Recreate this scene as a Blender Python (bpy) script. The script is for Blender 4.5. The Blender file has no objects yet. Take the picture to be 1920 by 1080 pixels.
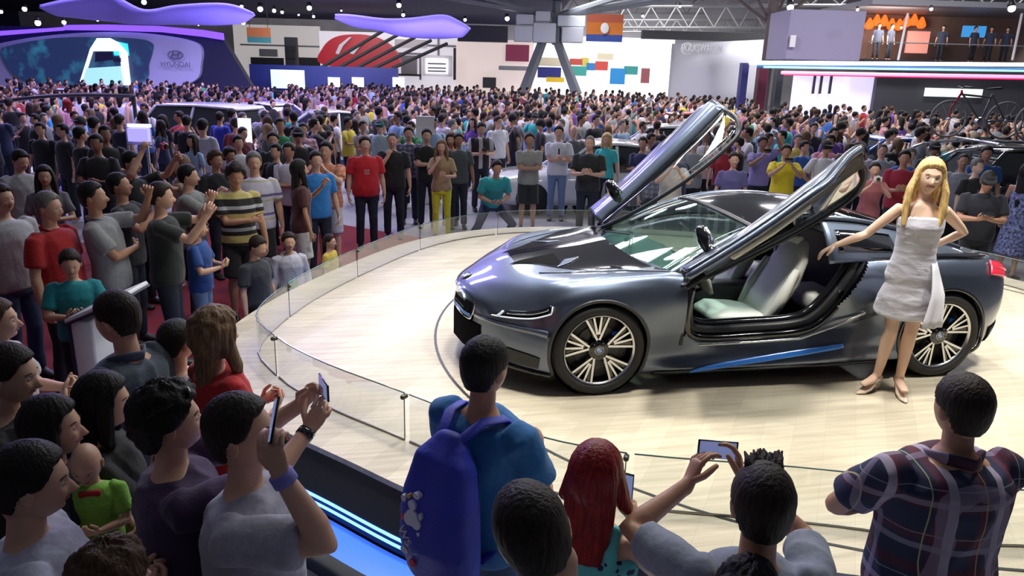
import bpy, bmesh, math, random
from mathutils import Vector, Matrix, noise, Euler
V = Vector
PI = math.pi
col = bpy.context.scene.collection
rnd = random.Random(7)
H = 0.54                      # height of the show platform
# ------------------------------------------------------------------ camera
FP = 1406.6
CY, CP, CR = [math.radians(a) for a in (11.49, 16.24, 1.6)]
CAM = V((-1.64, -5.772, 2.273 + H))
_f = V((math.sin(CY)*math.cos(CP), math.cos(CY)*math.cos(CP), -math.sin(CP)))
_r0 = V((math.cos(CY), -math.sin(CY), 0)); _u0 = _r0.cross(_f)
_r = _r0*math.cos(CR) + _u0*math.sin(CR); _u = _u0*math.cos(CR) - _r0*math.sin(CR)
cd = bpy.data.cameras.new('camera'); cam = bpy.data.objects.new('camera', cd); col.objects.link(cam)
cd.sensor_width = 36; cd.lens = 36*FP/1920; cd.clip_start = .05; cd.clip_end = 400
cam.matrix_world = Matrix.Translation(CAM) @ Matrix(((_r.x, _u.x, -_f.x), (_r.y, _u.y, -_f.y), (_r.z, _u.z, -_f.z))).to_4x4()
bpy.context.scene.camera = cam
def ray(px, py): return _f + _r*((px-960)/FP) + _u*((540-py)/FP)
def at(px, py, z=0.0):
    d = ray(px, py); return CAM + d*((z-CAM.z)/d.z)
def dep(px, py, D): return CAM + ray(px, py)*D
# ------------------------------------------------------------------ materials
def mat(name, c, rough=.6, metal=0., emit=0., ec=None, coat=0., alpha=1., trans=0., bump=0., bs=60., var=0., spec=.5, sss=0., sheen=0., bstretch=None):
    m = bpy.data.materials.new(name); m.use_nodes = True
    nt = m.node_tree; b = nt.nodes['Principled BSDF']
    c4 = (c[0], c[1], c[2], 1)
    b.inputs['Base Color'].default_value = c4
    b.inputs['Roughness'].default_value = rough; b.inputs['Metallic'].default_value = metal
    b.inputs['Specular IOR Level'].default_value = spec
    b.inputs['Coat Weight'].default_value = coat; b.inputs['Coat Roughness'].default_value = .04
    b.inputs['Transmission Weight'].default_value = trans; b.inputs['Alpha'].default_value = alpha
    if sheen: b.inputs['Sheen Weight'].default_value = sheen
    if sss:
        b.inputs['Subsurface Weight'].default_value = sss; b.inputs['Subsurface Scale'].default_value = .01
        b.inputs['Subsurface Radius'].default_value = (1, .35, .2)
    if emit:
        e = ec or c
        b.inputs['Emission Color'].default_value = (e[0], e[1], e[2], 1); b.inputs['Emission Strength'].default_value = emit
    if bump or var:
        tc = nt.nodes.new('ShaderNodeTexCoord'); mp = nt.nodes.new('ShaderNodeMapping')
        nt.links.new(tc.outputs['Object'], mp.inputs['Vector'])
        if bstretch: mp.inputs['Scale'].default_value = bstretch
        n = nt.nodes.new('ShaderNodeTexNoise'); n.inputs['Scale'].default_value = bs; n.inputs['Detail'].default_value = 3
        nt.links.new(mp.outputs['Vector'], n.inputs['Vector'])
        if bump:
            bp = nt.nodes.new('ShaderNodeBump'); bp.inputs['Strength'].default_value = bump; bp.inputs['Distance'].default_value = .01
            nt.links.new(n.outputs['Fac'], bp.inputs['Height']); nt.links.new(bp.outputs['Normal'], b.inputs['Normal'])
        if var:
            r = nt.nodes.new('ShaderNodeValToRGB')
            r.color_ramp.elements[0].position = .35; r.color_ramp.elements[1].position = .65
            r.color_ramp.elements[0].color = (c[0]*(1-var), c[1]*(1-var), c[2]*(1-var), 1)
            r.color_ramp.elements[1].color = (min(1, c[0]*(1+var)), min(1, c[1]*(1+var)), min(1, c[2]*(1+var)), 1)
            nt.links.new(n.outputs['Fac'], r.inputs['Fac']); nt.links.new(r.outputs['Color'], b.inputs['Base Color'])
    return m
_cl = {}
def cloth(c, kind='cloth'):
    k = (round(c[0], 3), round(c[1], 3), round(c[2], 3), kind)
    if k not in _cl:
        if kind == 'denim': _cl[k] = mat('denim', c, .85, bump=.3, bs=300, var=.12)
        elif kind == 'satin': _cl[k] = mat('satin', c, .28, bump=.0, sheen=.3)
        else: _cl[k] = mat('cloth', c, .85, bump=.25, bs=45, var=.08, sheen=.15)
    return _cl[k]
def pattern(name, base, layers, rough=.85):
    """cloth with woven bands: layers = (axis, scale, offset, width, colour, factor)"""
    m = bpy.data.materials.new(name); m.use_nodes = True; nt = m.node_tree; b = nt.nodes['Principled BSDF']
    b.inputs['Roughness'].default_value = rough
    tc = nt.nodes.new('ShaderNodeTexCoord'); sx = nt.nodes.new('ShaderNodeSeparateXYZ'); nt.links.new(tc.outputs['Object'], sx.inputs[0])
    cur = nt.nodes.new('ShaderNodeRGB'); cur.outputs[0].default_value = (*base, 1); cur = cur.outputs[0]
    for ax, sc, of, wd, c, fac in layers:
        ma = nt.nodes.new('ShaderNodeMath'); ma.operation = 'MULTIPLY_ADD'; ma.inputs[1].default_value = sc; ma.inputs[2].default_value = of + 50
        nt.links.new(sx.outputs['XYZ'.index(ax)], ma.inputs[0])
        fr = nt.nodes.new('ShaderNodeMath'); fr.operation = 'FRACT'; nt.links.new(ma.outputs[0], fr.inputs[0])
        lt = nt.nodes.new('ShaderNodeMath'); lt.operation = 'LESS_THAN'; lt.inputs[1].default_value = wd; nt.links.new(fr.outputs[0], lt.inputs[0])
        mu = nt.nodes.new('ShaderNodeMath'); mu.operation = 'MULTIPLY'; mu.inputs[1].default_value = fac; nt.links.new(lt.outputs[0], mu.inputs[0])
        mx = nt.nodes.new('ShaderNodeMix'); mx.data_type = 'RGBA'; mx.inputs[7].default_value = (*c, 1)
        nt.links.new(mu.outputs[0], mx.inputs[0]); nt.links.new(cur, mx.inputs[6]); cur = mx.outputs[2]
    nt.links.new(cur, b.inputs['Base Color'])
    return m
SK = [mat('skin', c, .48, bump=.08, bs=90, sss=.12) for c in ((.62, .37, .26), (.46, .25, .16), (.33, .17, .105), (.74, .50, .37))]
LIP = mat('lips', (.42, .14, .12), .4)
EYE = mat('eye_white', (.42, .38, .36), .25); IRIS = mat('iris', (.03, .018, .01), .15)
def hairmat(n, c, r=.55, st=(1, 1, .12)): return mat(n, c, r, spec=.25, bump=.6, bs=110, var=.35, bstretch=st)
HR = dict(black=hairmat('black_hair', (.008, .007, .007)), dark=hairmat('dark_brown_hair', (.02, .012, .009)), brown=hairmat('brown_hair', (.07, .035, .018)),
          grey=hairmat('grey_hair', (.16, .15, .145)), red=hairmat('red_hair', (.22, .012, .012), .35), blond=hairmat('blond_hair', (.62, .42, .17), .35),
          light=hairmat('light_brown_hair', (.17, .105, .055)), bald=SK[0])
SHOE = mat('shoe', (.02, .02, .022), .5); SHOEW = mat('white_shoe', (.6, .6, .6), .5)
JEANS = cloth((.045, .075, .16), 'denim'); DJEANS = cloth((.012, .016, .03), 'denim'); LJEANS = cloth((.14, .21, .36), 'denim')
BLACK = cloth((.009, .009, .011)); PHONE = mat('phone_body', (.012, .012, .014), .25, coat=.5); SCREEN = mat('phone_screen', (.02, .03, .06), .1, emit=.45, ec=(.25, .3, .6))
# ------------------------------------------------------------------ mesh building
def frame(t, side):
    t = t.normalized(); s = side - t*side.dot(t)
    if s.length < 1e-4:
        s = V((1, 0, 0)) if abs(t.x) < .9 else V((0, 1, 0)); s = s - t*s.dot(t)
    s.normalize(); return t, s, t.cross(s)
class MB:
    def __init__(s): s.v = []; s.f = []; s.m = []
    def add(s, vs, fs, m=0):
        o = len(s.v); s.v += [V(p) for p in vs]
        s.f += [tuple(i+o for i in f) for f in fs]; s.m += [m]*len(fs) if isinstance(m, int) else m
        return s
    def tube(s, pts, rad, n=16, side=(1, 0, 0), m=0, cap=.6, sq=2.):
        pts = [V(p) for p in pts]; side = V(side); N = len(pts)
        rad = rad if isinstance(rad, (list, tuple)) else [rad]*N
        rad = [(r, r) if not isinstance(r, (tuple, list)) else r for r in rad]
        rings = []
        for i in range(N):
            t = (pts[min(i+1, N-1)] - pts[max(i-1, 0)])
            if t.length < 1e-7: t = V((0, 0, 1))
            t, a, b = frame(t, side); side = a; rings.append((pts[i], t, a, b, rad[i]))
        if cap:
            p, t, a, b, r = rings[0]; k = min(r)*cap
            pre = [(p-t*k, t, a, b, (r[0]*.35, r[1]*.35)), (p-t*k*.7, t, a, b, (r[0]*.75, r[1]*.75))]
            p, t, a, b, r = rings[-1]; k = min(r)*cap
            post = [(p+t*k*.7, t, a, b, (r[0]*.75, r[1]*.75)), (p+t*k, t, a, b, (r[0]*.35, r[1]*.35))]
            rings = pre + rings + post
        vs = []; e = 2./sq
        for p, t, a, b, r in rings:
            for j in range(n):
                th = 2*PI*j/n; c, d = math.cos(th), math.sin(th)
                if sq != 2.: c = math.copysign(abs(c)**e, c); d = math.copysign(abs(d)**e, d)
                vs.append(p + a*(r[0]*c) + b*(r[1]*d))
        fs = []
        K = len(rings)
        for i in range(K-1):
            for j in range(n):
                fs.append((i*n+j, i*n+(j+1) % n, (i+1)*n+(j+1) % n, (i+1)*n+j))
        fs.append(tuple(range(n-1, -1, -1))); fs.append(tuple((K-1)*n+j for j in range(n)))
        return s.add(vs, fs, m)
    def ball(s, c, r, R=None, n=12, k=8, m=0):
        r = r if isinstance(r, (tuple, list)) else (r, r, r); c = V(c); vs = []
        R = R or Matrix.Identity(3)
        for i in range(1, k):
            ph = PI*i/k
            for j in range(n):
                th = 2*PI*j/n
                vs.append(c + R @ V((r[0]*math.sin(ph)*math.cos(th), r[1]*math.sin(ph)*math.sin(th), -r[2]*math.cos(ph))))
        vs += [c + R @ V((0, 0, -r[2])), c + R @ V((0, 0, r[2]))]; b, t = len(vs)-2, len(vs)-1
        fs = [(i*n+j, i*n+(j+1) % n, (i+1)*n+(j+1) % n, (i+1)*n+j) for i in range(k-2) for j in range(n)]
        fs += [(b, (j+1) % n, j) for j in range(n)] + [((k-2)*n+j, (k-2)*n+(j+1) % n, t) for j in range(n)]
        return s.add(vs, fs, m)
    def box(s, c, d, R=None, m=0, bev=0.):
        c = V(c); R = R or Matrix.Identity(3); hx, hy, hz = d[0]/2, d[1]/2, d[2]/2
        if bev:
            b = min(bev, hx*.9, hy*.9, hz*.9); vs = []; idx = {}
            bm = bmesh.new(); bmesh.ops.create_cube(bm, size=1)
            for v in bm.verts: v.co = V((v.co.x*d[0], v.co.y*d[1], v.co.z*d[2]))
            bmesh.ops.bevel(bm, geom=bm.edges[:], offset=b, segments=2, affect='EDGES', profile=.5)
            bm.verts.index_update()
            s.add([c + R @ v.co for v in bm.verts], [tuple(v.index for v in f.verts) for f in bm.faces], m); bm.free(); return s
        vs = [c + R @ V((x, y, z)) for x in (-hx, hx) for y in (-hy, hy) for z in (-hz, hz)]
        return s.add(vs, [(0, 1, 3, 2), (4, 6, 7, 5), (0, 4, 5, 1), (2, 3, 7, 6), (0, 2, 6, 4), (1, 5, 7, 3)], m)
    def prism(s, poly, z0, z1, m=0):
        n = len(poly); vs = [(p[0], p[1], z0) for p in poly] + [(p[0], p[1], z1) for p in poly]
        return s.add(vs, [tuple(range(n-1, -1, -1)), tuple(range(n, 2*n))] + [(i, (i+1) % n, n+(i+1) % n, n+i) for i in range(n)], m)
    def slab(s, A, B, C, D, th, m=0):
        """quad A B C D given thickness along its normal"""
        A, B, C, D = V(A), V(B), V(C), V(D); n = (B-A).cross(D-A).normalized()*th
        vs = [A, B, C, D, A+n, B+n, C+n, D+n]
        return s.add(vs, [(3, 2, 1, 0), (4, 5, 6, 7), (0, 1, 5, 4), (1, 2, 6, 5), (2, 3, 7, 6), (3, 0, 4, 7)], m)
    def grid(s, P, m=0, closed=False, mf=None):
        """P[i][j] points"""
        a, b = len(P), len(P[0]); fs = []; mm = []
        for i in range(a-1):
            for j in range(b if closed else b-1):
                fs.append((i*b+j, i*b+(j+1) % b, (i+1)*b+(j+1) % b, (i+1)*b+j)); mm.append(mf(i, j) if mf else m)
        return s.add([p for r in P for p in r], fs, mm)
    def sheet(s, P, th, m=0):
        """grid of points given a thickness"""
        a, b = len(P), len(P[0]); Q = []
        for i in range(a):
            row = []
            for j in range(b):
                du = P[min(i+1, a-1)][j] - P[max(i-1, 0)][j]; dv = P[i][min(j+1, b-1)] - P[i][max(j-1, 0)]
                n = du.cross(dv); n = n.normalized() if n.length > 1e-9 else V((0, 0, 1)); row.append(P[i][j] - n*th)
            Q.append(row)
        o = len(s.v); s.grid(P, m); s.add([q for r in Q for q in r], [(i*b+j, (i+1)*b+j, (i+1)*b+j+1, i*b+j+1) for i in range(a-1) for j in range(b-1)], m)
        N = a*b; bd = [(0, j) for j in range(b)] + [(i, b-1) for i in range(1, a)] + [(a-1, j) for j in range(b-2, -1, -1)] + [(i, 0) for i in range(a-2, 0, -1)]
        k = len(bd)
        for q in range(k):
            x = bd[q][0]*b+bd[q][1]+o; y = bd[(q+1) % k][0]*b+bd[(q+1) % k][1]+o
            s.f.append((y, x, x+N, y+N)); s.m.append(m)
        return s
    def xf(s, M):
        s.v = [M @ p for p in s.v]; return s
    def mesh(s, name, mats, smooth=True):
        me = bpy.data.meshes.new(name); me.from_pydata([tuple(p) for p in s.v], [], s.f); me.update()
        for m in (mats if isinstance(mats, (list, tuple)) else [mats]): me.materials.append(m)
        if any(s.m): me.polygons.foreach_set('material_index', s.m)
        if smooth:
            me.polygons.foreach_set('use_smooth', [True]*len(me.polygons))
            if smooth != 'all': me.set_sharp_from_angle(angle=math.radians(50))
        return me
    def obj(s, name, mats, parent=None, smooth=True, loc=None):
        o = bpy.data.objects.new(name, s.mesh(name, mats, smooth)); col.objects.link(o)
        if parent: o.parent = parent
        if loc is not None: o.location = loc
        return o
def tag(o, label=None, cat=None, group=None, kind=None):
    if label: o['label'] = label
    if cat: o['category'] = cat
    if group: o['group'] = group
    if kind: o['kind'] = kind
    return o
def thing(name, label, cat, loc=(0, 0, 0), rz=0, group=None):
    o = bpy.data.objects.new(name, None); col.objects.link(o); o.location = loc; o.rotation_euler = (0, 0, rz); o.empty_display_size = .2
    return tag(o, label, cat, group)
def struct(name, mb, m, label=None, smooth=False):
    o = mb.obj(name, m, smooth=smooth); o['kind'] = 'structure'
    if label: o['label'] = label; o['category'] = 'structure'
    return o
def remesh(mb, vox, it=2, fac=.5):
    o = mb.obj('tmp', SK[0], smooth=False); md = o.modifiers.new('r', 'REMESH'); md.mode = 'VOXEL'; md.voxel_size = vox
    if it:
        sm = o.modifiers.new('s', 'SMOOTH'); sm.iterations = it; sm.factor = fac
    dg = bpy.context.evaluated_depsgraph_get(); me = bpy.data.meshes.new_from_object(o.evaluated_get(dg))
    r = MB(); r.add([v.co.copy() for v in me.vertices], [tuple(p.vertices) for p in me.polygons])
    old = o.data; bpy.data.objects.remove(o); bpy.data.meshes.remove(old); bpy.data.meshes.remove(me)
    return r
def wrinkle(mb, amp, sc=9., seed=0., st=(1, 1, .45), diag=.5):
    """soft folds pushed along the vertex normals"""
    me = mb.mesh('t', SK[0]); ns = [n.vector.copy() for n in me.vertex_normals]; bpy.data.meshes.remove(me)
    for i, p in enumerate(mb.v):
        q = V((p.x*st[0]+p.z*diag, p.y*st[1]+p.z*diag*.6, p.z*st[2]))*sc + V((seed, seed*.7, seed*1.3))
        a = 1-abs(noise.noise(q)*2.0)
        mb.v[i] = p + ns[i]*(amp*max(-.3, a)*.9)
    return mb
def smooth01(x): x = max(0., min(1., x)); return x*x*(3-2*x)
def crv(P, n):
    """Catmull-Rom through points P, n samples per span"""
    P = [V(p) for p in P]; out = []
    for i in range(len(P)-1):
        a, b, c, d = P[max(i-1, 0)], P[i], P[i+1], P[min(i+2, len(P)-1)]
        for k in range(n):
            t = k/n; out.append(.5*((2*b)+(c-a)*t+(2*a-5*b+4*c-d)*t*t+(3*b-a-3*c+d)*t**3))
    return out + [P[-1].copy()]
def text(body, size, parent, M, m, name='lettering', ext=.002, align='CENTER', squash=1.):
    cu = bpy.data.curves.new(name, 'FONT'); cu.body = body; cu.size = size; cu.extrude = ext; cu.align_x = align; cu.align_y = 'CENTER'
    o = bpy.data.objects.new(name, cu); col.objects.link(o); dg = bpy.context.evaluated_depsgraph_get()
    me = bpy.data.meshes.new_from_object(o.evaluated_get(dg)); bpy.data.objects.remove(o); bpy.data.curves.remove(cu)
    me.materials.clear(); me.materials.append(m)
    o = bpy.data.objects.new(name, me); col.objects.link(o); o.parent = parent; o.matrix_local = M @ Matrix.Diagonal((squash, 1, 1, 1))
    return o
# ------------------------------------------------------------------ people
HC = V((0, -.008, 1.640))      # centre of the head, figure 1.75 m tall, facing -Y
def head_pt(az, el, off=0., fem=False):
    d = V((math.sin(az)*math.cos(el), -math.cos(az)*math.cos(el), math.sin(el)))
    p = V((d.x*.077, d.y*.098, d.z*.117))
    if d.z < 0: k = (-d.z)**1.4; p.x *= 1-(.30 if fem else .22)*k; p.y += (.012*k if d.y > 0 else -.002)*k - .012*k
    else: p.y += .006*d.z; p.x *= 1+.04*(1-d.z)*d.z
    if d.y > 0: p.y *= 1.06; p.z += .006*d.y
    fr = smooth01((1.2-abs(az))/.6)
    def g(a, e, sa, se): return math.exp(-((abs(az)-a)/sa)**2-((el-e)/se)**2)
    if off == 0. or off < 0:
        y = 0.
        y += .011*g(.37, .01, .19, .13) - .004*g(.35, .20, .3, .08)
        y -= .024*g(0, -.30, .12, .12) + .013*g(0, -.12, .10, .16) - .006*g(.0, .03, .1, .08)
        y -= .008*g(0, -.53, .22, .05)*(1.2 if fem else 1) - .004*g(0, -.44, .3, .03) - .003*g(0, -.62, .3, .05)
        y -= .009*g(0, -.85, .35, .16) + .003*g(.55, -.22, .2, .2)
        p.y += y*fr
    return p + d*off
def hair_off(az, el, style, seed=0.):
    a = abs(az)
    if a < .75: hl = .66-.10*a
    elif a < 1.25: hl = .585 + (a-.75)*(-1.0)
    elif a < 1.75: hl = .085 - (a-1.25)*.3
    else: hl = -.07 - smooth01((a-1.75)/.45)*.62
    if style == 'bald': hl = max(hl, .0); top = smooth01((el-.25)/.15); m = smooth01((el-hl)/.08)*(1-top)*(1 if a > 1.2 else 0); return -.008+m*.014
    if style in ('long', 'bob', 'messy', 'wavy', 'pony'): hl = hl-.02 if a < 1.0 else (hl if style in ('messy', 'pony') else -.9+smooth01((1.5-a)/.5)*1.0)
    m = smooth01((el-hl)/(.10 if style != 'buzz' else .2)+.2)
    t = dict(short=.014, buzz=.006, messy=.030, long=.020, bob=.030, wavy=.036, pony=.014, cap=.012)[style]
    t *= (1+.35*max(0, math.sin(el)))*(1 if style != 'short' else (.75+.45*smooth01((el+.1)/.7)))
    if style in ('messy', 'wavy'): t += .012*noise.noise(V((az*3, el*4, seed)))+.005*noise.noise(V((az*9, el*9, seed)))
    else: t += .002*noise.noise(V((az*7, el*7, seed)))
    return -.010*(1-m) + t*m
def sphere_grid(fn, nu, nv):
    rows = []
    for i in range(nv+1):
        el = -PI/2 + PI*i/nv
        el = max(-PI/2+.01, min(PI/2-.01, el)); rows.append([fn(-PI+2*PI*j/nu, el) for j in range(nu)])
    mb = MB(); mb.grid(rows, closed=True)
    n = nu; mb.f.append(tuple(range(n-1, -1, -1))); mb.m.append(0); mb.f.append(tuple(nv*n+j for j in range(n))); mb.m.append(0)
    return mb
ARM = dict(
    down=dict(w=(.285, .05, .83), p=(.35, -1, .1), fd=(-.05, .2, -1), pn=(-1, 0, 0), c=.35),
    phone=dict(w=(.085, .33, 1.42), p=(.8, .1, -1), fd=(-.35, .35, .85), pn=(-1, .1, -.3), c=.55),
    low=dict(w=(.075, .27, 1.17), p=(.8, -.3, -1), fd=(-.5, .75, .35), pn=(-.7, 0, .6), c=.7),
    cross=dict(w=(-.09, .205, 1.17), p=(1, -.1, -.8), fd=(-1, .0, .1), pn=(0, -1, 0), c=.4),
    up=dict(w=(.10, .40, 1.58), p=(.7, .2, -1), fd=(-.3, .3, .9), pn=(-1, .1, -.2), c=.6),
    high=dict(w=(.16, .26, 1.78), p=(1, .4, -.5), fd=(-.3, .2, .9), pn=(-1, .1, -.2), c=.6),
    hip=dict(w=(.20, .13, 1.0), p=(1, -.6, 0), fd=(-.6, .5, -.5), pn=(-.3, -1, 0), c=.4),
    chin=dict(w=(.06, .20, 1.40), p=(.6, .1, -1), fd=(-.3, -.2, .9), pn=(-.3, -1, 0), c=1.0),
    front=dict(w=(.03, .22, .93), p=(.8, -.4, 0), fd=(-.5, .3, -.8), pn=(0, -1, .1), c=.5),
)
def hand(core, fing, W, fd, pn, side, curl, lod, s=1.):
    fd = fd.normalized(); pn = (pn-fd*pn.dot(fd)).normalized(); th = fd.cross(pn)*(-side)    # thumb side
    if lod >= 2:
        core.tube([W, W+fd*.09*s, W+fd*.15*s], [(.036*s, .018*s), (.042*s, .017*s), (.026*s, .013*s)], 8, th); return
    core.tube([W-fd*.02*s, W+fd*.03*s, W+fd*.088*s], [(.027*s, .021*s), (.037*s, .016*s), (.041*s, .0135*s)], 12, th)
    n = 8 if lod == 0 else 6
    for k, (o, L, r) in enumerate(((.031, .070, .0092), (.0105, .080, .0095), (-.0105, .075, .0092), (-.031, .060, .0082))):
        p = W+fd*.078*s+th*o*s; d = fd+th*o*1.6; d.normalize(); pts = [p, p+d*.012*s]; a = 0; kk = curl*(1+.12*k)
        for seg in (.45, .32, .26):
            a += kk; e = d*math.cos(a)+pn*math.sin(a); pts.append(pts[-1]+e*L*seg*s)
        fing.tube(pts, [r*s, r*s, r*.97*s, r*.88*s, r*.72*s], n, th)
    p = W+fd*.022*s+th*.022*s; d = (fd*.75+th*.8+pn*.35).normalized(); q = (fd*.9+th*.15+pn*.55*(curl+.3)).normalized()
    fing.tube([p, p+d*.038*s, p+d*.038*s+q*.032*s, p+d*.038*s+q*.056*s], [.013*s, .0118*s, .0108*s, .008*s], n, pn)
def person(label, loc, yaw, h=1.75, sex='m', skin=0, b=1., belly=0., top=('tee', None), bot=('jeans', None), hair=('short', 'black'),
           L='down', R='down', lean=0., side=0., twist=0., nod=0., turn=0., tilt=0., legs=None, lod=1, group=None, name='person', shoes=None,
           beard=False, hs=1., extra=None):
    fem = sex == 'f'; s = h/1.75
    root = thing(name, label, 'person', loc, yaw, group); root.scale = (s, s, s)
    vox = (.0095, .014, .03)[lod]; seed = rnd.random()*40
    piv = V((0, 0, .95)); RT = Euler((lean, side, twist), 'XYZ')
    def bend(p):
        p = V(p); w = smooth01((p.z-.88)/.42)
        if p.z <= .88: return p
        return piv + Euler((RT.x*w, RT.y*w, RT.z*w)).to_matrix() @ (p-piv)
    MT = Matrix.Translation(piv) @ RT.to_matrix().to_4x4() @ Matrix.Translation(-piv)
    NB = V((0, .012, 1.50)); MH = MT @ Matrix.Translation(NB) @ Euler((nod, tilt, turn), 'XYZ').to_matrix().to_4x4() @ Matrix.Diagonal((hs, hs, hs, 1)) @ Matrix.Translation(-NB)
    sw = .158*b if fem else .182*b
    # torso rings: z, rx, ry, y
    if fem: TR = [(.84, .145, .098, 0), (.92, .172, .118, .01), (1.0, .155, .105, .005), (1.10, .132, .092, 0), (1.20, .138, .097, -.008), (1.29, .150, .115, -.018), (1.37, .150, .095, -.005), (1.43, .12, .075, 0), (1.465, .06, .055, .008)]
    else: TR = [(.84, .145, .100, 0), (.92, .166, .118, .008), (1.0, .158, .112, 0), (1.10, .152, .108, -.004), (1.20, .160, .115, -.006), (1.30, .175, .122, -.008), (1.38, .172, .108, 0), (1.43, .135, .085, .004), (1.465, .068, .062, .008)]
    def ring(z, rx, ry, y): k = 1+belly*math.exp(-((z-1.05)/.14)**2); return (rx*b*(1+.4*(k-1)), ry*b*k, y-ry*(k-1)*.8)
    TR = [(z, *ring(z, rx, ry, y)) for z, rx, ry, y in TR]
    kind = top[0]; bare = kind in ('tank', 'dress')
    core = MB(); fing = MB(); n = (24, 16, 10)[lod]
    ksh = .95 if kind == 'dress' else .98 if bare else .93
    core.tube([(0, y, z) for z, rx, ry, y in TR], [(rx*ksh*(.97 if z < 1.4 else 1), ry*ksh*.96) for z, rx, ry, y in TR], n)
    core.tube([(0, .012, 1.42), (0, .010, 1.48), (0, .004, 1.53), (0, -.002, 1.59)], [.068*b, .054 if not fem else .046, .052 if not fem else .043, .05], n)
    core.v = [bend(p) for p in core.v]
    # arms
    J = {}; AD = {}
    for sd, A in ((1, L), (-1, R)):
        A = dict(ARM[A]) if isinstance(A, str) else {**ARM[A.get('base', 'down')], **A}
        S = bend((sd*sw, .005, 1.405)); tw = lambda q: V((q[0]*sd, -q[1], q[2]))
        M = MT if not A.get('abs') else Matrix.Identity(4); W = M @ tw(A['w']); M3 = M.to_3x3()
        ua, fa = .285, .255; D = W-S
        if D.length > (ua+fa)*.995: W = S + D.normalized()*(ua+fa)*.995; D = W-S
        x = (ua*ua-fa*fa+D.length_squared)/(2*D.length); hh = math.sqrt(max(0, ua*ua-x*x)); dn = D.normalized()
        P = M3 @ tw(A['p']); P = (P-dn*P.dot(dn)).normalized(); E = S+dn*x+P*hh
        J[sd] = (S, E, W); fd = (M3 @ tw(A['fd'])).normalized(); pn = M3 @ tw(A['pn'])
        if A.get('wfd'): fd = (root.matrix_basis.to_3x3().inverted() @ V(A['wfd'])).normalized()
        AD[sd] = (fd, pn)
        r = (1. if not fem else .82)*(.5+.5*b)
        core.tube([S+(V((0, 0, 0))-S).normalized()*.0+V((-sd*.03, 0, -.012)), S, S.lerp(E, .35), S.lerp(E, .8), E, E.lerp(W, .25), E.lerp(W, .7), W], [.05*r, .055*r, .050*r, .041*r, .038*r, .041*r, .031*r, (.029*r, .023*r)], n, side=fd.cross(pn) if abs(fd.cross(pn).length) > .1 else V((1, 0, 0)))
        hand(core, fing, W, fd, pn, sd, A['c'], lod, .93 if fem else 1.)
    # legs
    lg = legs or {}
    for sd in (1, -1):
        d = lg.get(sd, {}); hp = V((sd*.088, .005, .90)); kn = V(d.get('k', (sd*.10, -.02, .50))); an = V(d.get('a', (sd*.11, .02, .085)))
        J[2*sd] = (hp, kn, an); r = .9 if fem else 1.
        core.tube([hp, hp.lerp(kn, .3), hp.lerp(kn, .85), kn, kn.lerp(an, .25)+V((0, .012, 0)), kn.lerp(an, .65), an], [.085*r*b, .078*r, .055*r, .052*r, .056*r, .042*r, .034*r], n)
        ft = V(d.get('f', (.04*sd, -1, 0))).normalized()
        J[3*sd] = ft
        core.tube([an+V((0, .02, -.03)), an+ft*.06+V((0, 0, -.045)), an+ft*.15+V((0, 0, -.062))], [(.033, .035), (.037, .025), (.03, .014)], n, side=ft.cross(V((0, 0, 1))))
    body = remesh(core, vox, 2)
    nu, nv = ((64, 48), (36, 28), (16, 12))[lod]
    hd = sphere_grid(lambda a, e: head_pt(a, e, 0., fem)+HC, nu, nv)
    if lod < 2:
        for i, f in enumerate(hd.f):
            c = sum((hd.v[k] for k in f), V())/len(f)-HC
            if len(f) == 4 and c.y < -.06 and abs(c.x) < .026 and -.064 < c.z < -.047: hd.m[i] = 1
        for sd in (1, -1):
            Re = Euler((.15, 0, sd*.35)).to_matrix()
            hd.ball(HC+V((sd*.078, .008, -.008)), (.008, .021, .031), Re, 12, 8); hd.ball(HC+V((sd*.083, .012, .004)), (.005, .018, .021), Re, 10, 6)
    hd.xf(MH); body.add(hd.v, hd.f, hd.m); body.add(fing.v, fing.f)
    sk = SK[skin]
    body.obj('body', [sk, LIP], root, 'all')
    if lod == 0 or (lod == 1 and hs >= 1 and extra and 'eyes' in extra) or lod == 1:
        for sd in (1, -1):
            e = MB(); c = HC+V((sd*.030, -.0762, .002)); e.ball(c, .0115, None, 12, 8); e.ball(c+V((0, -.0062, 0)), (.0064, .0060, .0060), None, 10, 8, 1); e.xf(MH); e.obj('eye', [EYE, IRIS], root, 'all')
            if lod == 0:
                e = MB(); e.tube([HC+V((sd*.015, -.0915, .023)), HC+V((sd*.032, -.090, .030)), HC+V((sd*.050, -.077, .024))], [(.0015, .0022), (.0018, .0028), (.0015, .0018)], 8, (0, 1, 0)).xf(MH); e.obj('eyebrow', HR[hair[1]] if hair[0] != 'bald' else HR['grey'], root, 'all')
    # hair
    st, hc = hair
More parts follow.
